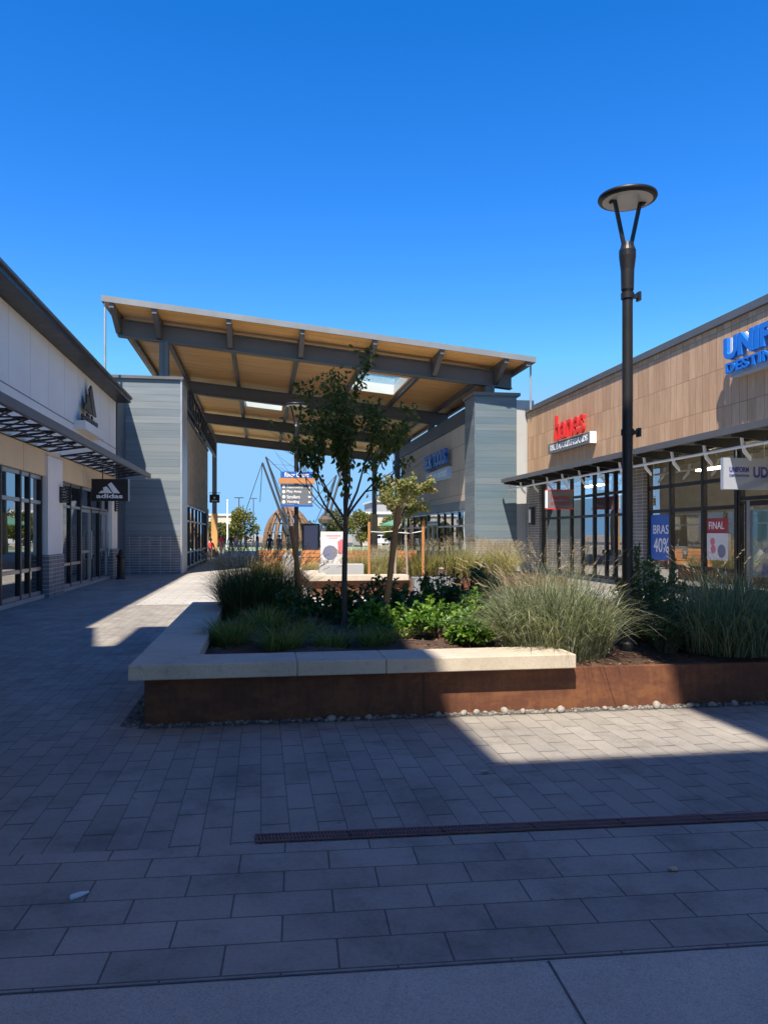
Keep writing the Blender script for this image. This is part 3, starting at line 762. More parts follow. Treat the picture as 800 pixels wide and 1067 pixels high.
# red word sign
Yr = (0,-1,0); Xn = (-1,0,0)
q = thing('wall_sign', 'red script word sign over a grey name strip on the tan plank wall', 'sign', (XR,26.6,4.6))
build('sign_box', bx(XR-.22,XR,25.0,28.9,4.77,5.15), M['sign_grey'], q)
build('end_cap', bx(XR-.23,XR-.004,24.94,24.996,4.76,5.16), M['white_metal'], q)
b = MB(); text(b, 'hanes', (XR-.2,28.1,5.18), Yr, Z, Xn, 2.7, .95, .10, .012, .12); build('script_letters', b, M['red'], q)
b = MB(); text(b, 'THE FAVORITE BRANDS', (XR-.221,28.7,4.86), Yr, Z, Xn, 3.5, .22, .01, .012); build('lettering', b, M['white_text'], q)
# blue two line sign
q = thing('wall_sign', 'big blue two line sign UNIFORM DESTINATION high on the tan plank wall', 'sign', (XR,15.6,5.4))
b = MB(); text(b, 'UNIFORM', (XR-.30,17.0,5.78), Yr, Z, Xn, 3.4, .54, .09, .045); build('upper_letters', b, M['blue'], q)
b = MB(); text(b, 'UNIFORM', (XR-.208,17.02,5.76), Yr, Z, Xn, 3.44, .58, .04, .06); build('upper_backing', b, M['white_metal'], q)
b = MB(); text(b, 'DESTINATION', (XR-.30,16.95,5.46), Yr, Z, Xn, 3.4, .25, .07, .03); build('lower_letters', b, M['blue'], q)
build('backing_tray', bx(XR-.226,XR,13.45,17.0,5.40,5.755), M['ltblue'], q)
# hanging signs on the right
q = thing('blade_sign', 'pale hanging sign with navy lettering under the right canopy', 'sign', (10.8,15.6,2.6))
build('panel', bx(10.08,11.34,15.55,15.67,2.6,3.3), M['sign_pale'], q, bevel=.004)
for wd, xx, zz, w_, h_, bo in (('UNIFORM',10.22,2.98,.47,.12,.03),('DESTINATION',10.22,2.88,.47,.055,.015),('UD',10.80,2.86,.36,.25,.04)):
    b = MB(); text(b, wd, (xx,15.548,zz), X, Z, FN, w_, h_, .005, bo); build('lettering', b, M['navytext'], q)
b = MB(); b.tube([(10.42,15.61,3.3),(10.42,15.61,3.5)], .015, 8); b.tube([(11.1,15.61,3.3),(11.1,15.61,3.72)], .015, 8); build('hanger_rod', b, M['lt_steel'], q)
q = thing('blade_sign', 'grey hanging sign edged in red under the canopy of the red word sign', 'sign', (10.7,26.3,2.5))
build('panel', bx(10.14,11.1,26.25,26.37,2.55,3.18), M['sign_grey'], q)
b = MB(); b.box(10.10,11.14,26.24,26.38,3.182,3.22); b.box(10.10,11.14,26.24,26.38,2.51,2.548); build('edge_strip', b, M['red'], q)
build('end_cap', bx(10.09,10.137,26.24,26.38,2.55,3.18), M['white_metal'], q)
b = MB(); text(b, 'hanes', (10.26,26.248,2.86), X, Z, FN, .72, .2, .005, .02); build('lettering', b, M['poster_red'], q); b = MB(); text(b, 'BRANDS', (10.26,26.248,2.66), X, Z, FN, .72, .12, .005, .02); build('lettering', b, M['poster_red'], q)
b = MB(); b.tube([(10.42,26.31,3.2),(10.42,26.31,3.5)], .015, 8); b.tube([(10.95,26.31,3.2),(10.95,26.31,3.72)], .015, 8); build('hanger_rod', b, M['lt_steel'], q)
# posters in the shop windows
xp = XR+.088
q = thing('window_poster', 'tall blue poster reading BRAS 40% inside the shop window', 'poster', (xp,20.8,1.0))
build('sheet', bx(xp,xp+.01,20.32,21.38,.85,2.18), M['poster_blue'], q)
b = MB(); text(b, 'BRAS', (xp-.001,21.22,1.62), Yr, Z, Xn, .86, .26, .003, .005); build('lettering', b, M['white_text'], q); b = MB(); text(b, '40%', (xp-.001,21.2,1.08), Yr, Z, Xn, .86, .42, .003, .005); build('lettering', b, M['white_text'], q)
q = thing('window_poster', 'dark red poster reading FINAL behind the shop window', 'poster', (xp,18.1,1.8))
build('sheet', bx(xp,xp+.01,17.55,18.45,1.64,2.02), M['poster_red'], q)
b = MB(); text(b, 'FINAL', (xp-.001,18.36,1.74), Yr, Z, Xn, .66, .19, .003, .005); build('lettering', b, M['white_text'], q)
q = thing('window_poster', 'white poster with pink and slate round shapes below the red FINAL poster', 'poster', (xp-.03,18.0,1.0))
build('sheet', bx(xp-.03,xp-.02,17.5,18.4,.95,1.63), M['poster_white'], q)
b = MB(); b.disc((xp-.031,18.15,1.42), Yr, Z, Xn, .1); b.disc((xp-.031,18.12,1.22), Yr, Z, Xn, .11); build('pink_shape', b, M['poster_pink'], q)
b = MB(); b.disc((xp-.031,17.76,1.18), Yr, Z, Xn, .17); build('slate_shape', b, M['poster_grey'], q)
q = thing('window_poster', 'large door poster of a dark haired woman in a blue top on pale green', 'poster', (xp,15.4,.7))
build('sheet', bx(xp,xp+.01,14.5,16.6,.6,2.2), M['poster_teal'], q)
b = MB(); b.prism([(-.5,-.55),(.5,-.55),(.42,.05),(.2,.2),(-.2,.2),(-.42,.05)], (xp-.001,15.75,1.2), Yr, Z, Xn, .003); build('blue_top', b, M['poster_blue'], q)
b = MB(); b.disc((xp-.0045,15.75,1.62), Yr, Z, Xn, .16, .003); b.prism([(-.07,-.25),(.07,-.25),(.06,-.1),(-.06,-.1)], (xp-.0045,15.75,1.62), Yr, Z, Xn, .003); build('face', b, M['skin2'], q)
b = MB(); b.prism([(-.17,-.22),(-.2,0),(-.17,.15),(0,.22),(.17,.15),(.2,0),(.17,-.22),(.12,-.1),(.12,.06),(-.12,.06),(-.12,-.1)], (xp-.008,15.75,1.63), Yr, Z, Xn, .003); build('hair', b, M['hair'], q)
# small mannequin-like white bust display omitted from view: leaning white figure behind glass
# ------------------------------------------------------------------ left tower and side store
t = thing('store_building', 'left corner store with a weathered blue grey plank tower and buff stone side wall', 'building', (-4.4,32,0))
XT = -3.15
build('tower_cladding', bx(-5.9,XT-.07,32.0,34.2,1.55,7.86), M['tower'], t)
build('brick_base', bx(-5.9,XT-.05,31.97,34.2,0,1.545), M['stackbrick'], t)
build('corner_trim', bx(XT-.066,XT,31.96,34.2,0,7.86), M['lt_steel'], t)
build('tower_cap', bx(-5.95,XT+.06,31.9,34.3,7.864,7.98), M['gray_steel'], t)
build('side_wall', bx(XT-.4,XT-.03,34.204,47.5,2.95,6.62), M['stone'], t)
build('wall_cap', bx(XT-.45,XT+.03,34.31,47.55,6.624,6.74), M['gray_steel'], t)
build('side_pier', bx(XT-.4,XT-.02,46.6,47.5,0,2.945), M['dkgray'], t)
window(t, XT-.12, 34.25, 40.3, .1, 2.94, (36.2,38.2), (.8,2.2), 1, 'bronze', 'glass_dark', .1)
window(t, XT-.12, 40.35, 46.55, .1, 2.94, (42.4,44.5), (.8,2.2), 1, 'bronze', 'glass_dark', .1)
build('roof', bx(-30,XT-.46,34.31,47.5,6.3,6.6), M['dkgray'], t)
b = MB(); b.quad((XT-.35,34.3,.02),(-11,34.3,.02),(-11,47.4,.02),(XT-.35,47.4,.02)); build('shop_floor', b, M['int_floor'], t)
b = MB(); b.quad((-11,34.2,0),(-11,47.4,0),(-11,47.4,3.4),(-11,34.2,3.4)); b.quad((-11,47.4,0),(XT-.4,47.4,0),(XT-.4,47.4,6.6),(-11,47.4,6.6)); build('back_wall', b, M['dkgray'], t)
q = thing('blade_sign', 'small black hanging sign at the far end of the left corner store', 'sign', (-2.8,47.9,3.2))
build('panel', bx(-3.1,-2.5,47.95,48.05,3.55,4.05), M['black'], q)
b = MB(); b.bar((-3.12,48,4.15),(-2.45,48,4.15), .04,.04); b.bar((-2.8,48,4.05),(-2.8,48,4.15),.03,.03); build('hanger_arm', b, M['black'], q)
b = MB(); b.disc((-2.8,47.949,3.85), X, Z, FN, .07); b.box(-2.98,-2.62,47.945,47.949,3.63,3.70); build('white_mark', b, M['white_text'], q)

# ------------------------------------------------------------------ right tower and tool store
t = thing('store_building', 'right corner store with a slate blue plank tower and buff panel side wall', 'building', (10,32,0))
XS = 9.1
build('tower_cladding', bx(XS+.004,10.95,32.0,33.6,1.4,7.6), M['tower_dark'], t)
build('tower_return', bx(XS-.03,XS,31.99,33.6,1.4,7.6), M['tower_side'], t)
build('brick_base', bx(XS,10.95,31.98,33.6,0,1.396), M['stackbrick'], t)
build('concrete_panel', bx(10.955,11.75,32.03,33.6,0,7.45), M['pale_concrete'], t)
build('tower_cap', bx(XS-.1,11.1,31.9,33.7,7.604,7.74), M['gray_steel'], t)
XB = 9.15
build('side_wall', bx(XB,XB+.4,33.71,50,3.15,6.65), M['stone_plain'], t)
build('side_fascia', bx(XB-.08,XB+.4,33.71,50.1,6.654,7.3), M['dkgray'], t)
build('grey_band', bx(XB-.02,XB+.4,33.71,50,2.75,3.146), M['gray_steel'], t)
window(t, XB+.1, 33.75, 39.5, .1, 2.745, (35.2,36.6,38.1), (2.0,), -1, 'bronze', 'glass', .1)
window(t, XB+.1, 42.1, 49.9, .1, 2.745, (44,46,48), (2.0,), -1, 'bronze', 'glass', .1)
window(t, XB+.1, 39.55, 42.05, 2.25, 2.745, (), (), -1, 'bronze', 'glass', .08)
dr = build('door', bx(XB+.04,XB+.14,39.55,39.68,.02,2.22), M['alu'], t)
b = MB(); b.box(XB+.04,XB+.14,41.92,42.05,.02,2.22); b.box(XB+.04,XB+.14,40.72,40.86,.02,2.22); b.box(XB+.04,XB+.14,39.684,40.716,2.1,2.22); b.box(XB+.04,XB+.14,40.864,41.916,2.1,2.22); build('door_rail', b, M['alu'], dr)
b = MB(); b.quad((XB+.09,39.6,.05),(XB+.09,42,.05),(XB+.09,42,2.15),(XB+.09,39.6,2.15)); build('pane', b, M['glass'], dr)
build('roof', bx(XB+.405,30,33.71,50,6.8,7.1), M['dkgray'], t)
b = MB(); b.quad((XB+.4,33.8,.02),(18,33.8,.02),(18,49.9,.02),(XB+.4,49.9,.02)); build('shop_floor', b, M['int_floor'], t)
b = MB(); b.quad((18,33.7,0),(18,49.9,0),(18,49.9,3.6),(18,33.7,3.6)); b.quad((XB+.45,49.9,0),(XB+.45,49.9,6.8),(18,49.9,6.8),(18,49.9,0)); build('back_wall', b, M['dkgray'], t)
q = thing('wall_sign', 'blue edged tool store sign with a pale lower panel on the buff wall', 'sign', (XB,37.7,4.6))
b = MB(); text(b, 'BECK TOOLS', (XB-.24,41.2,5.08), Yr, Z, Xn, 4.9, .72, .06, .03); build('letters', b, M['white_metal'], q)
b = MB(); text(b, 'BECK TOOLS', (XB-.179,41.24,5.06), Yr, Z, Xn, 4.98, .76, .179, .045); build('letter_returns', b, M['signblue'], q)
build('lower_panel', bx(XB-.2,XB,36.25,41.3,4.35,4.92), M['ltblue'], q)
b = MB(); text(b, 'FACTORY OUTLET', (XB-.201,41.0,4.5), Yr, Z, Xn, 4.4, .26, .006, .01); build('lettering', b, M['white_text'], q)
q = thing('wall_lamp', 'small dark lamp box on the grey band of the right corner store', 'wall lamp', (XB-.02,43.5,2.95))
build('housing', bx(XB-.5,XB-.024,43.2,43.8,3.2,3.35), M['black'], q)
build('lens', bx(XB-.45,XB-.1,43.25,43.75,3.18,3.197), M['lens'], q)
q = thing('wall_lamp', 'small pale lamp box on the pier beneath the right canopy end', 'wall lamp', (11.3,31,2.3))
build('housing', bx(11.16,11.338,30.75,31.05,2.0,2.75), M['dkgray'], q)
build('lens', bx(11.14,11.157,30.8,31.0,2.1,2.65), M['white_metal'], q)

# ------------------------------------------------------------------ big pavilion roof
t = thing('pavilion', 'huge sloping timber ceilinged roof on grey steel beams spanning the street', 'pavilion', (2.5,50,0))
def zs(x): return 10.0 - .1*x              # soffit height
FX0, FX1, FY0, FY1 = -6.0, 11.35, 30.9, 69.0
def slab(mb, x0, x1, y0, y1, za, zb):
    mb.add([(x0,y0,zs(x0)+za),(x1,y0,zs(x1)+za),(x1,y1,zs(x1)+za),(x0,y1,zs(x0)+za),
            (x0,y0,zs(x0)+zb),(x1,y0,zs(x1)+zb),(x1,y1,zs(x1)+zb),(x0,y1,zs(x0)+zb)],
           [(3,2,1,0),(4,5,6,7),(0,1,5,4),(1,2,6,5),(2,3,7,6),(3,0,4,7)])
holes = [(4.75,7.2,37.0,41.5),(-1.1,1.4,47.5,51.5)]
def with_holes(za, zb):
    mb = MB(); xs = sorted({FX0,FX1} | {h[0] for h in holes} | {h[1] for h in holes}); ys = sorted({FY0,FY1} | {h[2] for h in holes} | {h[3] for h in holes})
    for i in range(len(xs)-1):
        for j in range(len(ys)-1):
            cx = (xs[i]+xs[i+1])/2; cy = (ys[j]+ys[j+1])/2
            if any(h[0] < cx < h[1] and h[2] < cy < h[3] for h in holes): continue
            slab(mb, xs[i], xs[i+1], ys[j], ys[j+1], za, zb)
    return mb
build('soffit', with_holes(0, .04), M['soffit'], t)
build('roof_deck', with_holes(.044, .2), M['gray_steel'], t)
b = MB(); slab(b, FX0-.06, FX1+.06, FY0-.06, FY0-.004, -.02, .21); slab(b, FX0-.06, FX1+.06, FY1+.004, FY1+.06, -.02, .21)
slab(b, FX0-.06, FX0-.004, FY0, FY1, -.02, .21); slab(b, FX1+.004, FX1+.06, FY0, FY1, -.02, .21)
build('fascia', b, M['fascia'], t)
for h_ in holes:
    b = MB(); e = .05
    slab(b, h_[0], h_[1], h_[2], h_[2]+e, -.02, .5); slab(b, h_[0], h_[1], h_[3]-e, h_[3], -.02, .5)
    slab(b, h_[0], h_[0]+e, h_[2]+e, h_[3]-e, -.02, .5); slab(b, h_[1]-e, h_[1], h_[2]+e, h_[3]-e, -.02, .5)
    sk = build('skylight', b, M['white_metal'], t)
    b = MB(); slab(b, h_[0]+.06, h_[1]-.06, h_[2]+.06, h_[3]-.06, .42, .44); build('pane', b, M['skyglass'], sk)
BY = (32.6,44.2,55.6,67.2)
for y in BY:
    b = MB()
    def wide(mb, x0, x1, ya, yb, za, zb):
        slab(mb, x0, x1, ya, yb, za, zb)
    wide(b, -5.75, 10.9, y-.06, y+.06, -.86, -.235); wide(b, -5.75, 10.9, y-.2, y+.2, -.24, -.2); wide(b, -5.75, 10.9, y-.2, y+.2, -.90, -.86)
    build('beam', b, M['gray_steel'], t)
RX = (-5.7,-4.1,-1.25,1.65,4.6,7.4,10.15,11.1)
for x in RX:
    b = MB(); b.box(x-.09,x+.09,FY0+.02,FY1-.02,zs(x)-.198,zs(x)-.004)
    build('rafter', b, M['gray_steel'], t)
for x in RX[:-1]:       # gusset blocks where the rafters cross the front beam
    b = MB(); b.prism([(0,-.19),(1.3,-.8),(1.45,-.8),(1.45,-.19)], (x-.1, FY0+.2, zs(x)), (0,1,0), Z, (1,0,0), .2)
    build('outrigger', b, M['gray_steel'], t)
for x in (-3.92, 9.9):
    for y in BY:
        z0 = 7.98 if (x < 0 and y < 33) else (7.74 if y < 33 else 0)
        zt = zs(x) - .91
        if z0 > 0 or (x < 0 and y > 50) or (x > 0 and y > 51):
            b = MB(); b.box(x-.03,x+.03,y-.17,y+.17,max(z0,3.4) if z0 == 0 else z0,zt); b.box(x-.19,x-.034,y-.19,y+.19,max(z0,3.4) if z0 == 0 else z0,zt); b.box(x+.034,x+.19,y-.19,y+.19,max(z0,3.4) if z0 == 0 else z0,zt)
            cl = build('column', b, M['gray_steel'], t)
            if z0 == 0:
                build('timber_cladding', bx(x-.26,x+.26,y-.26,y+.26,0,3.396), M['column_wood'], cl)
        else:
            b = MB(); b.box(x-.18,x+.18,y-.18,y+.18,6.75 if x < 0 else 7.5,zt); build('column', b, M['gray_steel'], t)
# clerestory truss over the left wall
b = MB(); xt = -3.35; ya, yb = 34.6, 58.0
b.box(xt-.07,xt+.07,ya,yb,8.42,8.56); b.box(xt-.07,xt+.07,ya,yb,7.30,7.42)
n = 14
for i in range(n+1):
    y = ya + (yb-ya)*i/n
    b.bar((xt,y,7.42),(xt,y,8.42),.08,.08)
    if i < n:
        y2 = ya + (yb-ya)*(i+1)/n
        b.bar((xt,y+.05,7.43),(xt,y2-.05,8.41),.05,.05); b.bar((xt+.055,y+.05,8.41),(xt+.055,y2-.05,7.43),.05,.05)
for y in (34.7,40,44.2,47.2): b.bar((xt,y,6.74),(xt,y,7.3),.1,.1)
build('truss', b, M['dkgray'], t)
for x, y in ((-5.95,31.0),(11.3,31.2)):
    z1 = zs(x) - .05; z0 = 6.9 if x < 0 else 6.9
    b = MB(); b.tube([(x,y,z0),(x,y,z1)], .045, 10); build('downspout', b, M['lt_steel'], t)

# unseen roof added above and behind the camera, stepped to shape the foreground shade
t = thing('pavilion', 'unseen flat timber roof added overhead, stepped to shade the paving in the foreground', 'pavilion', (0,-6,0))
rects = [(-4.55,-.85,-4,8.0),(-.846,1.4,-4,-.6),(-.846,1.4,4.1,7.6),(1.404,5.6,-4,3.4)]  # panel edges chosen for the shade they drop on paving and young tree
b = MB(); b2 = MB()
for x0,x1,y0,y1 in rects:
    b.box(x0,x1,y0,y1,9.0,9.05); b2.box(x0,x1,y0,y1,9.054,9.25)
poly = [(-5.6,-4),(-4.554,-4),(-4.554,5.7),(-4.85,5.7),(-5.32,8.0),(-5.6,8.0)]
b.prism(poly, (0,0,9.0), (1,0,0), (0,1,0), Z, .05); b2.prism(poly, (0,0,9.054), (1,0,0), (0,1,0), Z, .196)
build('soffit', b, M['soffit'], t); build('roof_deck', b2, M['gray_steel'], t)
b = MB()
for y in (-3.5,-1.0): b.box(-5,5.5,y-.15,y+.15,8.4,8.996)
build('beam', b, M['gray_steel'], t)
for x in (-4.2,5.0):
    for y in (-3.5,-1.0):
        build('column', bx(x-.2,x+.2,y-.2,y+.2,0,8.396), M['gray_steel'], t)

# ------------------------------------------------------------------ vegetation
def leaf_add(mb, p, d, nrm, L, wd, fold=.25):
    """one leaf: a folded, pointed blade of four faces' worth of outline starting at p along d"""
    d = d.normalized(); s = d.cross(nrm)
    if s.length < 1e-4: s = d.orthogonal()
    s.normalize(); n = s.cross(d)
    a = p; m1 = p + d*L*.35; m2 = p + d*L*.7; tip = p + d*L - n*L*.12
    e1 = n*wd*fold
    o = len(mb.v)
    mb.v += [tuple(a), tuple(m1+s*wd*.5+e1), tuple(m2+s*wd*.38+e1), tuple(tip), tuple(m2-s*wd*.38+e1), tuple(m1-s*wd*.5+e1), tuple(m1), tuple(m2)]
    mb.f += [(o,o+6,o+1),(o+6,o+7,o+2,o+1),(o+7,o+3,o+2),(o,o+5,o+6),(o+6,o+5,o+4,o+7),(o+7,o+4,o+3)]
    mb.mi += [mb.m]*6
def rvec(r):
    while True:
        v = Vector((r.uniform(-1,1), r.uniform(-1,1), r.uniform(-1,1)))
        if .05 < v.length < 1: return v.normalized()

def grass_clump(name, c, label, n, rad, h, spread, wmin, wmax, mat, seeds=0, seedmat=None, seed=0, droop=.35, group=None, seedlen=.12, cat='grass'):
    r = random.Random(seed); b = MB(); sb = MB(); st = MB()
    cx, cy, cz = c
    t = thing(name, label, cat, c, group)
    def blade(mb, hh, wd, sp, dr, seg=5):
        a = r.uniform(0,2*PI); q = rad*math.sqrt(r.random())*.55
        base = Vector((cx+q*math.cos(a), cy+q*math.sin(a), cz-.01))
        a2 = a + r.gauss(0,.9); out = Vector((math.cos(a2), math.sin(a2), 0))
        lean = sp*(.25+.75*r.random())*(.4+.6*q/(rad*.55+1e-6))
        pts = []; sw = Vector((-out.y,out.x,0))*r.gauss(0,.12)*hh
        for i in range(seg+1):
            u = i/seg
            pts.append(base + sw*u*u + out*(lean*(u*.45+u*u*.75)) + Vector((0,0,hh*(u - dr*lean/(sp+1e-6)*u*u*u*.9))))
        side = out.cross(Vector((0,0,1))); side = (side + out*r.uniform(-.8,.8)).normalized()
        o = len(mb.v)
        for i, p in enumerate(pts):
            ww = wd*(1 - (i/seg)**1.8*.93)*(.6+.4*min(1,i/1.5))
            mb.v += [tuple(p-side*ww/2), tuple(p+side*ww/2)]
        for i in range(seg):
            mb.f.append((o+2*i, o+2*i+1, o+2*i+3, o+2*i+2)); mb.mi.append(mb.m)
        return pts
    for i in range(n):
        blade(b, h*r.uniform(.5,1.0), r.uniform(wmin,wmax), spread*r.uniform(.6,1.15), droop)
    for i in range(seeds):
        pts = blade(st, h*r.uniform(.9,1.22), .003, spread*r.uniform(.5,.95), droop*.5)
        p1 = pts[-1]; d = (pts[-1]-pts[-2]).normalized(); L = seedlen*r.uniform(.7,1.3)
        for k in range(7):
            pp = p1 - d*L*(1-k/7); dd = (d + rvec(r)*.45).normalized()
            sd = dd.orthogonal().normalized()
            sb.add([pp-sd*.0035, pp+sd*.0035, pp+dd*L*.28+sd*.0015, pp+dd*L*.28-sd*.0015], [(0,1,2,3)])
    build('blades', b, mat, t)
    if seeds:
        build('stems', st, mat, t); build('seed_heads', sb, seedmat or M['seed'], t)
    return t

def shrub(name, c, label, rx, ry, h, nst, nlf, L, wd, mat, seed, open_=.0, flowers=0, stem='bark', group=None, low=.1, cat='shrub'):
    r = random.Random(seed); t = thing(name, label, cat, c, group)
    sb = MB(); lb = MB(); fb = MB(); C0 = Vector(c)
    tips = []
    for i in range(nst):
        a = r.uniform(0,2*PI); q = math.sqrt(r.random())
        end = C0 + Vector((rx*q*math.cos(a), ry*q*math.sin(a), h*(.45+.55*r.random())*math.sqrt(max(.12,1-.75*q*q))))
        st = C0 + Vector((rx*.25*q*math.cos(a), ry*.25*q*math.sin(a), -.02))
        mid = st.lerp(end,.5) + Vector((r.uniform(-.06,.06), r.uniform(-.06,.06), h*.06))
        pts = [st, st.lerp(mid,.6)+Vector((0,0,.02)), mid, mid.lerp(end,.6), end]
        sb.tube(pts, [.007,.006,.005,.004,.002], 4, False)
        tips.append(pts)
    for i in range(nlf):
        pts = r.choice(tips); u = low + (1-low)*r.random()**.7; k = min(3, int(u*4)); p = pts[k].lerp(pts[k+1], u*4-k)
        d = (rvec(r) + Vector((0,0,.15))).normalized()
        p = p + rvec(r)*r.random()*.03
        nrm = (Vector((0,0,1)) + rvec(r)*.7 + (p-C0)*.3).normalized()
        leaf_add(lb, p, d, nrm, L*r.uniform(.6,1.2), wd*r.uniform(.7,1.15))
    for i in range(flowers):
        pts = r.choice(tips); u = r.uniform(.55,1); k = min(3, int(u*4)); p = pts[k].lerp(pts[k+1], u*4-k) + rvec(r)*.03
        for j in range(4):
            leaf_add(fb, p, rvec(r), rvec(r), .017, .011)
    build('stems', sb, M[stem], t); build('foliage', lb, mat, t)
    if flowers: build('flowers', fb, M['petal'], t)
    return t

def sz(x, y): return soil(x, y)
# front planter plants
grass_clump('ornamental_grass', (.02,11.3,sz(0,11.3)), 'large dark fountain grass with sunlit seed heads, beside the left leaning stake', 2600, .95, 1.02, .75, .006, .011, M['gr_dark'], 420, M['seed'], 11, .5)
grass_clump('ornamental_grass', (-.28,11.95,sz(0,11.9)), 'dark fountain grass hiding behind the largest dark clump at the end of the bench', 1100, .6, .95, .6, .006, .010, M['gr_dark'], 200, M['seed'], 12, .45)
lows = [(-.33,8.62,.46,.44,'arching low green tuft nearest the inner corner of the bench',420),
        (.05,9.3,.45,.40,'low green tuft between the corner tuft and the dark fountain grass',330),
        (.22,8.1,.34,.38,'small dry green tuft right of the corner tuft, close to the front bench slab',260),
        (.74,8.3,.30,.40,'thin straw coloured tuft in front of the young tree trunk',230),
        (1.22,8.2,.30,.36,'low green tuft at the foot of the right hand stake',240),
        (.52,9.2,.30,.34,'small green tuft just left of the young tree trunk',220)]
for i, (x,y,hh,sp,lab,n) in enumerate(lows):
    grass_clump('low_grass', (x,y,sz(x,y)), lab, int(n*1.5), .34, hh, sp*1.25, .006, .012, M['gr_low'], 0, None, 20+i, .6, 'low grass tufts in the front planter')
grass_clump('ornamental_grass', (2.92,7.35,sz(2.9,7.35)), 'big silvery green grass spilling over the end of the bench slab', 2300, .95, 1.08, .80, .006, .013, M['gr_silver'], 150, M['seed'], 31, .75)
grass_clump('ornamental_grass', (3.25,8.35,sz(3.2,8.3)), 'silvery green grass standing behind the big silvery clump, left of the lamp post', 1500, .9, 1.10, .60, .006, .012, M['gr_silver'], 110, M['seed'], 32, .6)
grass_clump('ornamental_grass', (4.66,7.08,sz(4.66,7.1)), 'bushy blue green grass in the shade at the right end of the planter', 1800, .85, .98, .68, .006, .012, M['gr_blue'], 90, M['seed'], 33, .8)
grass_clump('ornamental_grass', (5.35,8.1,sz(5.3,8.1)), 'blue green grass behind the boulder at the far right', 1300, .8, .98, .65, .006, .012, M['gr_blue'], 60, M['seed'], 34, .55)
sh = [(.98,10.25,.38,.66,420,'deep green round shrub beside the young tree trunk'),
      (1.6,10.35,.42,.70,480,'deep green shrub right of the young tree, behind the right hand stake')]
for i,(x,y,rr,hh,n,lab) in enumerate(sh):
    shrub('leafy_shrub', (x,y,sz(x,y)), lab, rr, rr, hh, 36, n*2, .085, .055, M['lf_shrub'], 40+i)
sh = [(1.62,8.75,.38,.42,'bright green low shrub just right of the right hand stake, the leftmost bright one'),
      (2.08,8.95,.42,.52,'bright green shrub catching the sun in the middle of the planter'),
      (2.55,9.2,.38,.56,'bright green shrub half hidden by the big silvery grass'),
      (1.9,9.7,.45,.58,'darker leafy shrub behind the sunlit bright shrubs')]
for i,(x,y,rr,hh,lab) in enumerate(sh):
    shrub('leafy_shrub', (x,y,sz(x,y)), lab, rr, rr, hh, 34, 780, .075, .05, M['lf_bright'] if i < 3 else M['lf_shrub'], 50+i, low=.25)
shrub('twiggy_shrub', (2.75,11.5,sz(2.75,11.5)), 'dark twiggy shrub with sparse bronze leaves behind the bright shrubs', .52, .45, .92, 60, 900, .035, .02, M['lf_twig'], 61)
shrub('twiggy_shrub', (3.5,11.9,sz(3.5,11.9)), 'dark twiggy shrub with sparse leaves in front of the tan grasses', .5, .45, .85, 50, 700, .035, .02, M['lf_twig'], 62)
shrub('flowering_shrub', (4.12,7.78,sz(4.1,7.8)), 'tall green shrub dotted with small white flowers just right of the lamp post', .40, .34, 1.15, 70, 3600, .045, .026, M['lf_abelia'], 63, flowers=110)
shrub('flowering_shrub', (4.55,8.35,sz(4.55,8.35)), 'second green shrub with small white flowers, between the lamp post and the blue green grass', .42, .36, 1.05, 60, 3000, .045, .026, M['lf_abelia'], 64, flowers=110)
shrub('flowering_shrub', (4.1,7.3,sz(4.1,7.3)), 'low green shrub with few white flowers at the foot of the lamp post', .32, .28, .62, 50, 1800, .045, .026, M['lf_abelia'], 75, flowers=40)
shrub('leafy_shrub', (3.42,7.72,sz(3.4,7.7)), 'low green leafy shrub squeezed between the silvery grass and the lamp post', .26, .26, .5, 30, 900, .06, .036, M['lf_abelia'], 65)
for i,(x,y,rr,hh,lab) in enumerate(((2.35,10.1,.5,.72,'deep green leafy shrub filling the gap behind the sunlit bright shrubs'),(2.95,10.3,.5,.78,'deep green leafy shrub left of the twiggy shrubs, behind the silvery grass'),(.45,10.3,.36,.5,'small deep green shrub just right of the left leaning stake'),(1.35,9.35,.34,.42,'small bright leaved shrub at the base of the right hand stake'),(2.3,8.2,.3,.34,'lowest bright green shrub, closest to the front bench slab'))):
    shrub('leafy_shrub', (x,y,sz(x,y)), lab, rr, rr, hh, 40, 1000, .08, .052, M['lf_bright'] if i > 2 else M['lf_shrub'], 66+i, low=.15)

def limb(mb, r, p, d, L, rad, depth, tips, spreadv=.55, up=.25, maxd=4):
    n = 4; pts = [p]; rr = [rad]; cur = Vector(p); dd = Vector(d).normalized()
    for i in range(n):
        dd = (dd + rvec(r)*.13 + Vector((0,0,up*.12))).normalized(); cur = cur + dd*L/n
        pts.append(cur.copy()); rr.append(rad*(1-.42*(i+1)/n))
    mb.tube(pts, rr, 7 if depth < 2 else 4, depth == maxd)
    if depth >= 2: tips.append(pts)
    if depth == maxd: return
    k = 3 if depth < 2 else r.choice((2,3))
    for i in range(k):
        j = r.choice((2,3,4)) if i else 4
        ax = dd.orthogonal().normalized(); ax.rotate(Quaternion(dd, r.uniform(0,2*PI)))
        nd = (dd + ax*spreadv*r.uniform(.6,1.25)).normalized()
        limb(mb, r, pts[j], nd, L*r.uniform(.62,.86), rr[j]*.72, depth+1, tips, spreadv, up, maxd)

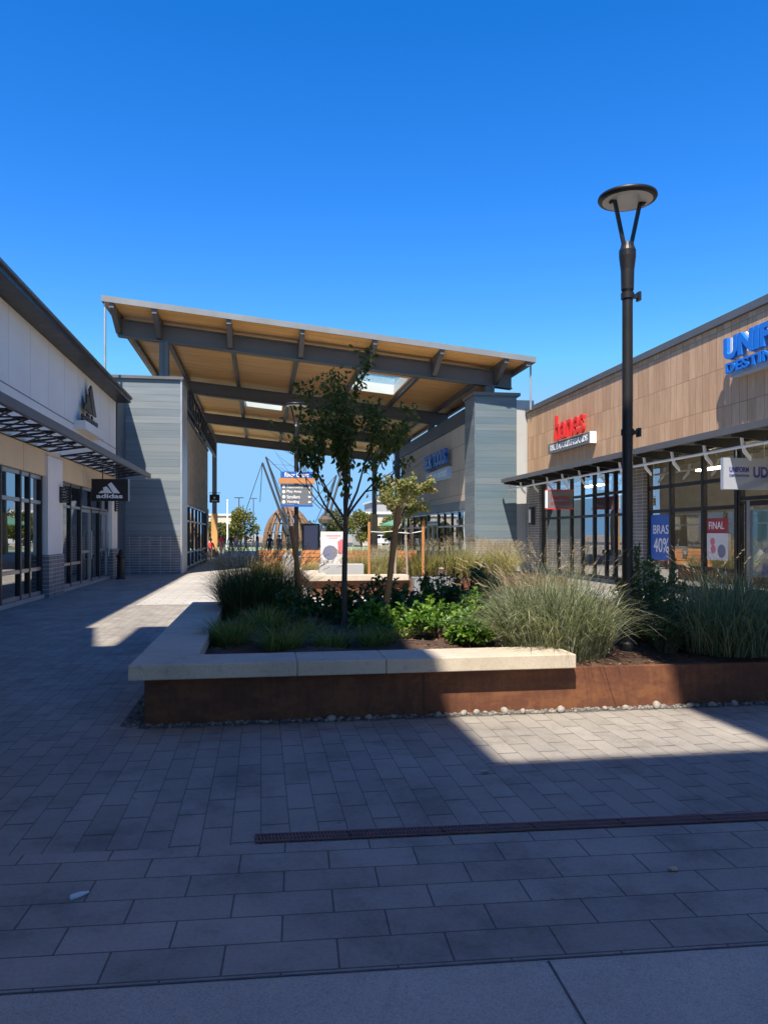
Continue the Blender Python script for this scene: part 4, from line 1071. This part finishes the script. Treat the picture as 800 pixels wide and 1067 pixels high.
# young tree in the front planter
def young_tree(c, label):
    t = thing('young_tree', label, 'tree', c); r = random.Random(72)
    x, y, z = c; tb = MB(); tips = []
    fork = z + 1.42
    tb.tube([(x,y,z-.03),(x+.01,y,z+.15),(x+.015,y,z+.7),(x+.03,y-.01,fork)], [.055,.042,.036,.032], 10, False)
    p = Vector((x+.03,y-.01,fork))
    limb(tb, r, p, (.06,.0,1), .92, .030, 1, tips, .48, .5)
    for a, tilt, L, zz in ((2.9,.62,.72,-.02),(.15,.55,.70,.05),(1.5,.5,.65,.08),(4.6,.5,.66,.02),(3.6,.75,.62,-.18),(5.7,.6,.62,.0)):
        limb(tb, r, p + Vector((0,0,zz)), (math.cos(a)*tilt*1.12, math.sin(a)*tilt*1.12, 1), L, .019, 1, tips, .62, .40)
    build('trunk', tb, M['bark'], t, smooth=True)
    lb = MB()
    made = 0
    while made < 2900:
        pts = r.choice(tips); k = r.randrange(4); q = pts[k].lerp(pts[k+1], r.random())
        rel = q.z - z
        if rel < 1.55 and r.random() < .8: continue
        if rel > 3.65: continue
        env = .25+.72*max(0,min(1,(rel-1.5)/1.1)) if rel < 2.6 else .97-.22*(rel-2.6)
        off = Vector((q.x-(x+.12), q.y-y)).length
        if off > env*(.8+.3*r.random()): continue
        d = rvec(r)
        hang = rel < 2.45
        d = (d*.75 + Vector((0,0,-1.0 if hang else -.35))).normalized()
        leaf_add(lb, q + rvec(r)*.06, d, (rvec(r)+Vector((0,0,.6))).normalized(), r.uniform(.05,.105), r.uniform(.028,.056))
        made += 1
    build('crown', lb, M['lf_tree'], t)
    return t
young_tree((1.07,10.05,sz(1.07,10.05)), 'young dark leaved tree with upswept branches staked in the front planter')
def stake(p0, p1, label, rad=.035, group='tree stakes'):
    b = MB(); b.tube([p0, Vector(p0).lerp(Vector(p1),.5), p1], [rad,rad*.97,rad*.94], 12)
    single('tree_stake', b, M['stake'], p0, label, 'stake', group, bevel=.004)
stake((.62,10.85,.36), (.42,10.9,1.72), 'brown timber stake leaning left beside the large dark grass')
stake((1.53,9.62,.36), (1.74,9.7,1.95), 'brown timber stake leaning right in front of the deep green shrub', .04)

# ------------------------------------------------------------------ second planter, further along the street
t = thing('planter', 'second rusty steel planter with a tan bench slab, sunlit further along the street', 'planter', (4,19.4,0))
QX0,QX1,QY0,QY1 = 1.3,8.2,19.5,25.6
b = MB()
b.box(QX0,QX1,QY0,QY0+.03,0,.42); b.box(QX0,QX0+.03,QY0+.034,QY1,0,.42); b.box(QX1-.03,QX1,QY0+.034,QY1,0,.42); b.box(QX0+.034,QX1-.034,QY1-.03,QY1,0,.42)
build('steel_wall', b, M['corten'], t)
b = MB(); b.box(QX0-.1,3.75,QY0-.13,QY0+.45,.424,.56); b.box(QX0-.1,QX0+.4,QY0+.454,23,.424,.56); build('bench_slab', b, M['coping'], t, bevel=.008)
structure('mulch_bed', sheet(QX0+.03,QX1-.03,QY0+.03,QY1-.03,.38), M['mulch'])
b = MB(); b.box(3.85,4.9,19.15,19.62,.0,.50)
single('stone_seat', b, M['grey_stone'], (4.4,19.4,0), 'grey stone block seat at the right end of the tan bench slab', 'seat', bevel=.012)
b = MB(); b.box(1.55,2.75,20.6,21.05,.385,.80)
single('stone_seat', b, M['pale_concrete'], (2.1,20.8,.38), 'white stone block seat behind the tan bench slab, in front of the poster board', 'seat', bevel=.012)
tan = [(4.6,21.6,1.25,.8,'tall tan feather grass in front of the right tower, the leftmost of the group'),(5.7,21.4,1.35,.85,'tallest tan feather grass, in front of the slate blue tower'),(6.9,21.8,1.2,.8,'tan feather grass below the end of the right canopy'),(3.9,23.6,1.05,.65,'tan feather grass at the foot of the pale young tree'),(2.9,23.2,.95,.6,'small tan feather grass left of the pale young tree'),(7.6,23.6,1.2,.7,'tan feather grass furthest right in the second planter')]
for i,(x,y,hh,sp,lab) in enumerate(tan):
    grass_clump('ornamental_grass', (x,y,.38), lab, 850, .75, hh*.82, sp*.95, .009, .016, M['gr_tan'], 260, M['seed'], 80+i, .4, 'tan grasses in the second planter', .18)
lows2 = [(1.9,22.3),(2.5,21.9),(3.3,21.2)]
for i,(x,y) in enumerate(lows2):
    grass_clump('low_grass', (x,y,.38), ('short pale tuft left of centre behind the white block seat','short pale tuft directly behind the white block seat','short pale tuft between the white block seat and the tan grasses')[i], 300, .3, .5, .4, .007, .013, M['gr_tan'], 60, M['seed'], 90+i, .5, 'short tufts in the second planter')
# pale young tree
c = (3.66,20.9,.38)
t = thing('young_tree', 'small sunlit young tree with pale green and pinkish leaves between two orange stakes', 'tree', c); r = random.Random(5)
tb = MB(); tips = []
tb.tube([(c[0],c[1],.36),(c[0]+.01,c[1],1.2),(c[0]+.03,c[1],2.1)], [.04,.034,.028], 8, False)
tb.tube([(c[0]+.36,c[1]+.1,.36),(c[0]+.34,c[1]+.1,1.2),(c[0]+.25,c[1]+.05,2.2)], [.03,.026,.02], 8, False)
for a in range(7):
    limb(tb, r, Vector((c[0]+.05+.05*a/2,c[1],1.68+.1*a)), (math.cos(a*.9+.3)*.7, math.sin(a*.9+.3)*.7, 1), .55, .017, 1, tips, .6, .3, 3)
build('trunk', tb, M['bark_pale'], t, smooth=True)
lb = MB()
for i in range(3200):
    pts = r.choice(tips); k = r.randrange(4); q = pts[k].lerp(pts[k+1], r.random())
    q = q + rvec(r)*.07
    leaf_add(lb, q, (rvec(r)+Vector((0,0,-.5))).normalized(), (rvec(r)+Vector((0,0,.5))).normalized(), r.uniform(.07,.12), r.uniform(.045,.07))
build('crown', lb, M['lf_pale'], t)
stake((4.45,20.9,.37), (4.45,20.9,1.98), 'upright orange stake right of the pale young tree', .045)
stake((2.95,21.0,.37), (2.95,21.0,1.95), 'upright orange stake left of the pale young tree', .04)
b = MB(); b.tube([(3.66,20.94,1.66),(4.1,20.95,1.63),(4.42,20.95,1.69)], .016, 6); b.tube([(3.66,20.94,1.70),(3.3,20.98,1.66),(2.98,21.04,1.68)], .014, 6)
single('tree_tie', b, M['strap'], (3.66,20.94,1.66), 'pale strap tying the small young tree to its two orange stakes', 'tie')

# standing poster board
t = thing('poster_board', 'white standing poster board with red and slate round shapes', 'poster board', (2.4,26.3,0))
build('sheet', bx(2.02,2.90,26.3,26.34,.5,1.70), M['poster_white'], t)
b = MB(); b.box(2.10,2.82,26.31,26.35,.02,.49) ; b.box(2.0,2.1,26.2,26.6,0,.05); b.box(2.82,2.92,26.2,26.6,0,.05); build('stand', b, M['white_metal'], t)
b = MB(); b.disc((2.34,26.299,.98), X, Z, FN, .25); build('slate_shape', b, M['poster_grey'], t)
b = MB(); b.prism([(0,0),(.2,0),(.22,.42),(.12,.5),(-.02,.4)], (2.62,26.294,.95), X, Z, FN, .004); build('red_shape', b, M['poster_pink'], t)
b = MB(); text(b, 'SUMMER', (2.2,26.299,1.52), X, Z, FN, .5, .07, .003); 
b = MB(); b.box(2.2,2.7,26.296,26.299,1.54,1.57); b.box(2.3,2.6,26.296,26.299,1.47,1.49); build('heading_rule', b, M['poster_pink'], t)
# dark information kiosk
t = thing('info_kiosk', 'dark framed information board behind the left leaning stake', 'kiosk', (2.2,37,0))
b = MB(); b.box(1.95,2.03,37,37.12,0,2.12); b.box(2.72,2.80,37,37.12,0,2.12); b.box(2.034,2.716,37,37.12,2.03,2.12); b.box(2.034,2.716,37,37.12,.5,.6); build('frame', b, M['black'], t)
build('screen', bx(2.034,2.716,37.03,37.1,.604,2.026), M['poster_grey'], t)
# slatted timber seats and low dark stone walls
def timber_seat(x0, x1, y, label, back=True):
    t = thing('timber_seat', label, 'bench', ((x0+x1)/2,y,0), 'slatted timber seats on the plaza')
    b = MB()
    for k in range(4): b.box(x0,x1,y+.02+k*.13,y+.13+k*.13,.42,.47)
    build('seat', b, M['orange_wood'], t)
    b = MB()
    for k in range(5): b.box(x0,x1,y+.58,y+.62,.08+k*.17,.23+k*.17)
    b.box(x0,x1,y,y+.015,.06,.22); b.box(x0,x1,y,y+.015,.24,.40)
    build('backrest', b, M['orange_wood'], t)
    for x in (x0+.2, x1-.2):
        build('leg', bx(x-.04,x+.04,y+.05,y+.55,0,.415), M['dkgray'], t)
timber_seat(-.1,1.45,34.2,'long orange slatted seat, leftmost on the plaza in front of the dome')
timber_seat(1.75,2.75,33.6,'orange slatted seat right of the distant lamp post, below the dark information board')
timber_seat(3.6,4.65,32.6,'orange slatted seat behind the white poster board')
timber_seat(5.7,6.7,32.2,'orange slatted seat near the windows of the right corner store')
def stone_wall(x0,x1,y,h_,label):
    b = MB(); b.box(x0,x1,y,y+.5,0,h_)
    single('low_wall', b, M['gabion'], ((x0+x1)/2,y,0), label, 'low wall', 'low dark stone walls on the plaza', bevel=.01)
stone_wall(2.6,3.3,34.4,1.0,'low dark stone wall between the information board and the poster board')
stone_wall(4.75,5.6,33.6,.95,'low dark stone wall right of the poster board')
for i,(x,y,lab) in enumerate(((-.1,30.2,'straw coloured grass in front of the leftmost orange slatted seat'),(.5,29.2,'straw coloured grass between the distant lamp post and the leftmost orange seat'),(1.9,29.6,'straw coloured grass in front of the seat under the information board'),(5.2,29.5,'straw coloured grass in front of the low stone wall on the right'),(4.2,28.8,'straw coloured grass in front of the seat behind the poster board'))):
    grass_clump('ornamental_grass', (x,y,0), lab, 350, .5, .75, .5, .014, .022, M['gr_tan'], 90, M['seed'], 100+i, .4, 'straw coloured grasses on the plaza', .2)

# ------------------------------------------------------------------ play dome and climbing masts
t = thing('play_dome', 'timber ribbed play dome standing on the green play surface', 'play dome', (3.3,90.6,0))
cx, cy, RD, HD = 3.1, 90.6, 2.75, 4.7
for k in range(18):
    a = 2*PI*k/18; b = MB(); pts = []
    for i in range(11):
        u = PI/2*i/10; pts.append((cx+RD*math.cos(u)*math.cos(a), cy+RD*math.cos(u)*math.sin(a), HD*math.sin(u)**.9))
    b.tube(pts, .2, 6); build('rib', b, M['dark_wood'], t)
for hh in (.9,1.9,2.9,3.8):
    u = math.asin((hh/HD)**(1/.9)); b = MB()
    b.tube([(cx+(RD+.06)*math.cos(u)*math.cos(2*PI*i/24), cy+(RD+.06)*math.cos(u)*math.sin(2*PI*i/24), hh) for i in range(25)], .09, 6); build('hoop', b, M['dark_wood'], t)
def mast(pairs, ropes, label, pod=None):
    t = thing('climbing_mast', label, 'play equipment', pairs[0][0], 'tilted climbing masts')
    for p0, p1 in pairs:
        b = MB(); b.tube([p0, p1], [.18,.11], 8); build('pole', b, M['dkgray'], t)
    b = MB()
    for p0, p1 in ropes: b.tube([p0, p1], .035, 4)
    build('ropes', b, M['black'], t)
    if pod:
        b = MB(); b.lathe([(.1,-.5),(.7,-.3),(.8,.1),(.5,.45),(.1,.6)], pod, 10); build('climbing_pod', b, M['bark'], t)
mast([((3.6,85.5,0),(.15,86.5,9.6)),((3.9,85.5,0),(.55,87,10.3))], [((.15,86.5,9.6),(-.1,86,5.2)),((.55,87,10.3),(4.6,84,0)),((.15,86.5,9.6),(-3,84,0)),((.55,87,10.3),(6.6,86.2,4.5))], 'pair of long dark tilted poles leaning left over the play dome')
mast([((5.9,85.5,0),(8.4,86.5,8.3)),((6.4,85.5,0),(9.2,87,9.2))], [((8.4,86.5,8.3),(4.6,84,0)),((9.2,87,9.2),(11,84,0)),((8.4,86.5,8.3),(5.4,86,4.9))], 'pair of dark tilted poles leaning right behind the young tree, with a hanging pod', (7.1,86.2,3.2))

# ------------------------------------------------------------------ far trees, buildings, cars, poles
def crown_tree(c, h, wd, label, mat, seed, cat='tree', n=1500, trunk=.3):
    t = thing('street_tree', label, cat, c, 'trees beyond the play area'); r = random.Random(seed); x,y,z = c
    tb = MB(); tips = []
    tb.tube([(x,y,z),(x+.05,y,z+h*trunk),(x,y+.05,z+h*.85)], [.14,.11,.03], 7)
    for k in range(7):
        a = r.uniform(0,2*PI); tb.tube([(x,y,z+h*(trunk+.06*k)),(x+wd*.36*math.cos(a),y+wd*.36*math.sin(a),z+h*(trunk+.06*k+.2))],[.06,.02],5)
    build('trunk', tb, M['bark'], t)
    lb = MB(); cl = []
    for k in range(17):
        a = r.uniform(0,2*PI); u = r.uniform(.0,1); rr = wd*.5*math.sqrt(max(.06,1-(2*u-.85)**2))*r.uniform(.5,1)*.8
        cl.append((Vector((x+rr*math.cos(a), y+rr*math.sin(a), z+h*(trunk*.9+u*(1-trunk)*.93))), wd*r.uniform(.12,.22)))
    for i in range(n):
        p, s = r.choice(cl); q = p + rvec(r)*s*r.random()**.4
        leaf_add(lb, q, rvec(r), (rvec(r)+Vector((0,0,.7))).normalized(), .34*r.uniform(.6,1.2), .22)
    build('crown', lb, mat, t); return t
def wx(px, d): a = R(9.1); l = (px-400)/800*d; return (l*math.cos(a)+d*math.sin(a), -l*math.sin(a)+d*math.cos(a))
far = [((-2.6,101.5),4.9,5.0,'lf_far','bushy yellow green tree between the cream building and the play dome'),
       ((-5.6,103),3.6,3.6,'lf_far2','low olive tree left of the cream building, beside the timber column'),
       ((-9.5,100),4.2,4.5,'lf_far2','olive tree mostly hidden by the left corner store'),
       ((9.3,101),4.6,4.6,'lf_far2','olive tree behind the right leaning masts'),
       ((13.0,100),4.3,4.8,'lf_far','yellow green tree behind the white poster board, right of the masts'),
       ((17.0,96),4.0,4.2,'lf_far','yellow green tree under the green shade canopy'),
       ((22,103),5.2,5.5,'lf_far2','olive tree behind the right corner store windows'),
       ((5.6,103),3.4,4.6,'lf_far2','low olive tree directly behind the play dome')]
for i,(p,h_,w_,mt,lab) in enumerate(far):
    crown_tree((p[0],p[1],0), h_, w_, lab, M[mt], 200+i, n=2600)
# distant low buildings
def far_block(x0,x1,y,dep,h_,label,mat,roofm):
    t = thing('distant_building', label, 'building', ((x0+x1)/2,y,0))
    build('wall', bx(x0,x1,y,y+dep,0,h_), M[mat], t)
    build('roof_cap', bx(x0-.3,x1+.3,y-.3,y+dep+.3,h_+.004,h_+.35), M[roofm], t)
    n = int((x1-x0)/5)
    for k in range(n):
        xa = x0 + 1 + k*5
        f = build('window', bx(xa,xa+3.2,y-.08,y-.004,.4,2.9), M['bronze'], t)
        build('pane', bx(xa+.12,xa+3.08,y-.1,y-.084,.5,2.8), M['dkgray'], f)
far_block(-24,-3.5,165,18,5.6,'low cream building with a pale roof edge, far beyond the parking lot','cream','white_metal')
far_block(22,34,150,14,8.0,'white two level building far behind the green shade canopy','pale_concrete','white_metal')
far_block(14.5,24,112,10,4.6,'tan building right of the masts, just beyond the play area','cream','stucco')
far_block(-60,-28,190,20,5.0,'long grey building hidden behind the left corner store','pale_concrete','gray_steel')
far_block(36,80,180,20,6.5,'long cream building hidden behind the right corner store','cream','gray_steel')
def far_pole(px, d, h_, label, white=False):
    x, y = wx(px,d); t = thing('light_pole', label, 'light pole', (x,y,0))
    b = MB(); b.lathe([(.22,0),(.22,.5),(.09,.52),(.07,h_)], (x,y,0), 10); build('pole', b, M['white_metal'] if white else M['dkgray'], t)
    if not white:
        for s in (-1,1):
            b = MB(); b.box(x+.01,x+.7,y-.15,y+.15,h_,h_+.12) if s > 0 else b.box(x-.7,x-.01,y-.15,y+.15,h_,h_+.12); build('lamp_head', b, M['dkgray'], t)
    else:
        b = MB(); b.lathe([(.09,h_),(.12,h_+.06),(.02,h_+.15)], (x,y,0), 10); build('finial', b, M['white_metal'], t)
far_pole(249,118,7.2,'dark parking lot light pole with twin heads in front of the cream building')
far_pole(264,150,8.6,'slim dark light pole behind the bushy yellow green tree')
far_pole(237,80,5.1,'white flagless pole beside the timber column on the left', True)
# green shade canopy
t = thing('shade_canopy', 'green fabric shade canopy on a grey post beyond the right columns', 'shade canopy', (16.3,88,0))
b = MB(); cx, cy = 16.3, 88
b.tube([(cx,cy,0),(cx,cy,3.6)], .09, 8); build('post', b, M['lt_steel'], t)
b = MB(); ring = [(cx+2.6*math.cos(2*PI*k/8), cy+2.6*math.sin(2*PI*k/8), 2.75) for k in range(8)]
low = [(p[0],p[1],2.58) for p in ring]
b.add(ring+low+[(cx,cy,3.75)], [(k,(k+1)%8,16) for k in range(8)]+[(8+k,8+(k+1)%8,(k+1)%8,k) for k in range(8)]); build('fabric', b, M['umbrella_green'], t)
# cars
def car(px, d, rot, paint, label):
    x, y = wx(px, d); t = thing('parked_car', label, 'car', (0,0,0), 'cars parked beyond the play area')
    def side(poly, half, name, mat, par, bev=.0):
        b = MB(); b.prism(poly, (0,-half,0), (1,0,0), Z, (0,1,0), 2*half); return build(name, b, M[mat], par, bevel=bev)
    body = side([(-2.2,.35),(-2.25,.7),(-2.1,.98),(-1.0,1.02),(.9,1.02),(2.0,.86),(2.25,.62),(2.2,.32)], .9, 'body', paint, t, .07)
    cab = side([(-1.75,1.0),(-1.3,1.5),(-.2,1.56),(.45,1.5),(1.25,1.0)], .78, 'cabin', paint, t, .08)
    b = MB()
    for s in (-1,1):
        b.prism([(-1.5,1.05),(-1.2,1.42),(-.35,1.47),(-.35,1.05)], (0,s*.783 if s > 0 else -.789,0), (1,0,0), Z, (0,1,0), .006)
        b.prism([(-.25,1.05),(-.25,1.47),(.4,1.42),(1.0,1.05)], (0,s*.783 if s > 0 else -.789,0), (1,0,0), Z, (0,1,0), .006)
    build('side_window', b, M['black'], t)
    b = MB(); b.add([(1.22,-.7,1.06),(1.22,.7,1.06),(.52,.62,1.46),(.52,-.62,1.46)], [(0,1,2,3)]); b.add([(-1.74,.7,1.06),(-1.74,-.7,1.06),(-1.38,-.62,1.44),(-1.38,.62,1.44)], [(0,1,2,3)])
    b.v = [(vx*1.012+.01*(1 if vx>0 else -1),vy,vz) for vx,vy,vz in b.v]
    build('windscreen', b, M['black'], t)
    for xx in (-1.4,1.4):
        for s in (-1,1):
            b = MB(); b.tube([(xx,s*.72,.33),(xx,s*.92,.33)], .33, 18); wh = build('wheel', b, M['rubber'], t)
            b = MB(); b.tube([(xx,s*.9,.33),(xx,s*.93,.33)], .2, 12); build('rim', b, M['lt_steel'], wh)
    for s in (-1,1):
        b = MB(); b.box(2.12,2.24,s*.65-.18,s*.65+.18,.64,.76); build('headlight', b, M['headlight'], t)
        b = MB(); b.box(-2.26,-2.14,s*.68-.15,s*.68+.15,.74,.92); build('tail_light', b, M['taillight'], t)
    t.location = (x,y,0); t.rotation_euler = (0,0,rot)
car(238,110,R(8),'carblue','pale blue car left of the bushy tree, behind the person in red')
car(399,108,R(-5),'carwhite','white car right of the timber column, beyond the low stone wall')
car(411,111,R(2),'cardark','dark car beside the white one, behind the pale young tree')
car(428,112,R(176),'carwhite','white car furthest right, seen through the pale young tree')

# ------------------------------------------------------------------ people
def person(px, d, face, pose, skin, shirt, legs, hairm, label, hgt=1.68, shorts=True, stand_x=None):
    x, y = wx(px, d) if stand_x is None else stand_x
    k = hgt/1.72
    t = thing('person', label, 'person', (0,0,0))
    J = []; E = []; Rr = []; name = {}
    def j(n, p, r, par=None):
        name[n] = len(J); J.append(Vector(p)*k); Rr.append(r*k)
        if par: E.append((name[par], name[n]))
    sit = pose == 'sit'; hz = .55 if sit else .93
    st = .22 if pose == 'walk' else .03
    j('pelvis', (0,0,hz), .135); j('waist', (0,.01,hz+.17), .115, 'pelvis'); j('chest', (0,.0,hz+.36), .135, 'waist'); j('neckb', (0,0,hz+.50), .075, 'chest')
    j('neck', (0,-.01,hz+.57), .052, 'neckb'); j('jaw', (0,-.035,hz+.625), .062, 'neck'); j('head', (0,-.02,hz+.70), .088, 'jaw'); j('crown', (0,-.005,hz+.765), .065, 'head')
    j('nose', (0,-.125,hz+.675), .014, 'head')
    for s, n in ((-1,'l'),(1,'r')):
        j('eye'+n, (s*.033,-.098,hz+.705), .012, 'head'); j('ear'+n, (s*.09,.0,hz+.69), .018, 'head')
        j('sh'+n, (s*.175,0,hz+.47), .062, 'chest')
        sw = s*st*.7
        if sit: j('el'+n, (s*.22,-.08,hz+.22), .045, 'sh'+n); j('wr'+n, (s*.14,-.30,hz+.14), .032, 'el'+n)
        else: j('el'+n, (s*.225,.04+sw*.6,hz+.20), .045, 'sh'+n); j('wr'+n, (s*.235,-.08+sw*1.3,hz-.03), .032, 'el'+n)
        wv = J[name['wr'+n]]/k
        j('palm'+n, (wv.x,wv.y-.02,wv.z-.08), .034, 'wr'+n); j('tip'+n, (wv.x,wv.y-.04,wv.z-.155), .016, 'palm'+n); j('th'+n, (wv.x-s*.035,wv.y-.05,wv.z-.10), .012, 'palm'+n)
        j('hip'+n, (s*.095,0,hz-.05), .098, 'pelvis')
        if sit: j('kn'+n, (s*.11,-.43,hz-.02), .066, 'hip'+n); j('an'+n, (s*.11,-.45,.09), .043, 'kn'+n)
        else: j('kn'+n, (s*.10,-.03+s*st*.5,.49), .066, 'hip'+n); j('an'+n, (s*.10,.03+s*st*1.25,.09), .043, 'kn'+n)
        av = J[name['an'+n]]/k
        j('heel'+n, (av.x,av.y+.02,.045), .042, 'an'+n); j('toe'+n, (av.x+s*.02,av.y-.16,.035), .036, 'heel'+n)
    me = bpy.data.meshes.new('skeleton'); me.from_pydata([tuple(v) for v in J], E, [])
    ob = bpy.data.objects.new('skeleton', me); COL.objects.link(ob)
    ob.modifiers.new('skin', 'SKIN')
    lay = me.skin_vertices[0] if me.skin_vertices else None
    if lay is None:
        me.attributes  # skin layer is created with the modifier's first evaluation
    if lay:
        for i, rr in enumerate(Rr): lay.data[i].radius = (rr, rr)
        lay.data[0].use_root = True
    ss = ob.modifiers.new('sub', 'SUBSURF'); ss.levels = 1; ss.render_levels = 1
    bpy.context.view_layer.update()
    m2 = bpy.data.meshes.new_from_object(ob.evaluated_get(bpy.context.evaluated_depsgraph_get())); m2.name = 'body'
    bpy.data.objects.remove(ob)
    for mm in (skin, shirt, legs, 'rubber'): m2.materials.append(M[mm])
    for p in m2.polygons:
        c = p.center/k; p.use_smooth = True
        ix = 0
        if c.z < .075: ix = 3
        elif sit:
            if hz-.14 < c.z < hz+.08 and c.y > -.42: ix = 2
            elif c.z > hz and c.z < hz+.52 and (abs(c.x) < .17 or c.z > hz+.30): ix = 1
        else:
            if c.z < hz+.08 and abs(c.x) < .205: ix = 2 if (c.z > .45 or not shorts) else 0
            elif c.z < hz+.52 and (abs(c.x) < .185 or c.z > hz+.27): ix = 1
        p.material_index = ix
    body = bpy.data.objects.new('body', m2); COL.objects.link(body); body.parent = t
    b = MB(); c = Vector((0,.012,hz+.72))*k; vs_ = []; seg = 14
    prof = [(.098,-.07),(.108,-.02),(.105,.03),(.085,.075),(.05,.10),(.01,.11)]
    for rr, zz in prof:
        for q in range(seg):
            a = 2*PI*q/seg; front = max(0,-math.sin(a))
            vs_.append((c.x+rr*k*math.cos(a), c.y+rr*k*math.sin(a)*1.08, c.z+(zz+front*.06*(1 if zz < .04 else 0))*k))
    b.add(vs_, [(i*seg+q, i*seg+(q+1)%seg, (i+1)*seg+(q+1)%seg, (i+1)*seg+q) for i in range(5) for q in range(seg)])
    build('hair', b, M[hairm], t, smooth=True)
    t.location = (x,y,0); t.rotation_euler = (0,0,face)
    return t
M['cl_red'] = plain('red_cloth', (.75,.06,.06), .85, 0, .1); M['cl_dark'] = plain('dark_cloth', (.03,.03,.04), .85, 0, .2); M['cl_navy'] = plain('navy_cloth', (.05,.08,.17), .85, 0, .15)
M['cl_pink'] = plain('coral_cloth', (.62,.22,.19), .85, 0, .1); M['cl_denim'] = plain('denim', (.10,.15,.24), .9, 0, .2); M['cl_grey'] = plain('grey_cloth', (.30,.30,.31), .9, 0, .1)
person(230.5,60,R(20),'walk','skin1','cl_red','cl_pink','hair2','person in a red top and coral shorts walking beside the timber column',1.62)
person(240.5,61,R(160),'walk','skin2','cl_dark','cl_dark','hair','person all in black walking just right of the one in red',1.66)
person(256,66,R(60),'walk','skin1','cl_dark','cl_denim','hair','person in a dark top and denim shorts, left of the pair near the bushy tree',1.70)
person(268,66,R(-70),'stand','skin1','cl_dark','cl_grey','hair2','person in a dark top and grey shorts, right of the pair near the bushy tree',1.74)
person(281,52,R(185),'stand','skin2','cl_navy','cl_dark','hair','person in a navy shirt standing in front of the left edge of the play dome',1.60, False)
person(291,56,R(150),'stand','skin1','cl_navy','cl_denim','hair2','person in a navy shirt and jeans before the middle of the play dome',1.55, False)
b = MB(); x, y = wx(220,54); b.box(x-.8,x+.5,y-.02,y+.5,0,.42)
single('stone_seat', b, M['dkgray'], (x,y,0), 'dark block seat at the foot of the timber column on the left', 'seat', bevel=.01)
person(219.5,53.6,R(30),'sit','skin2','cl_red','cl_dark','hair','person in a dark red top seated on the block by the left timber column',1.68,False)
person(246.5,70,R(100),'walk','skin1','cl_pink','cl_denim','hair','person in a coral top and denim shorts just right of the black clad one',1.63)
person(300,57,R(-120),'stand','skin1','cl_grey','cl_dark','hair2','person in a grey shirt standing right of the two navy shirts, by the tilted poles',1.58, False)
person(386,62,R(40),'walk','skin2','cl_red','cl_denim','hair','person in a red top walking just left of the far right timber column',1.66)
person(408,58,R(-30),'stand','skin1','cl_navy','cl_grey','hair2','person in a navy shirt and grey shorts beyond the pale young tree',1.70)
person(318,60,R(170),'stand','skin2','cl_pink','cl_dark','hair','person in a coral shirt beside the dark information board',1.62, False)
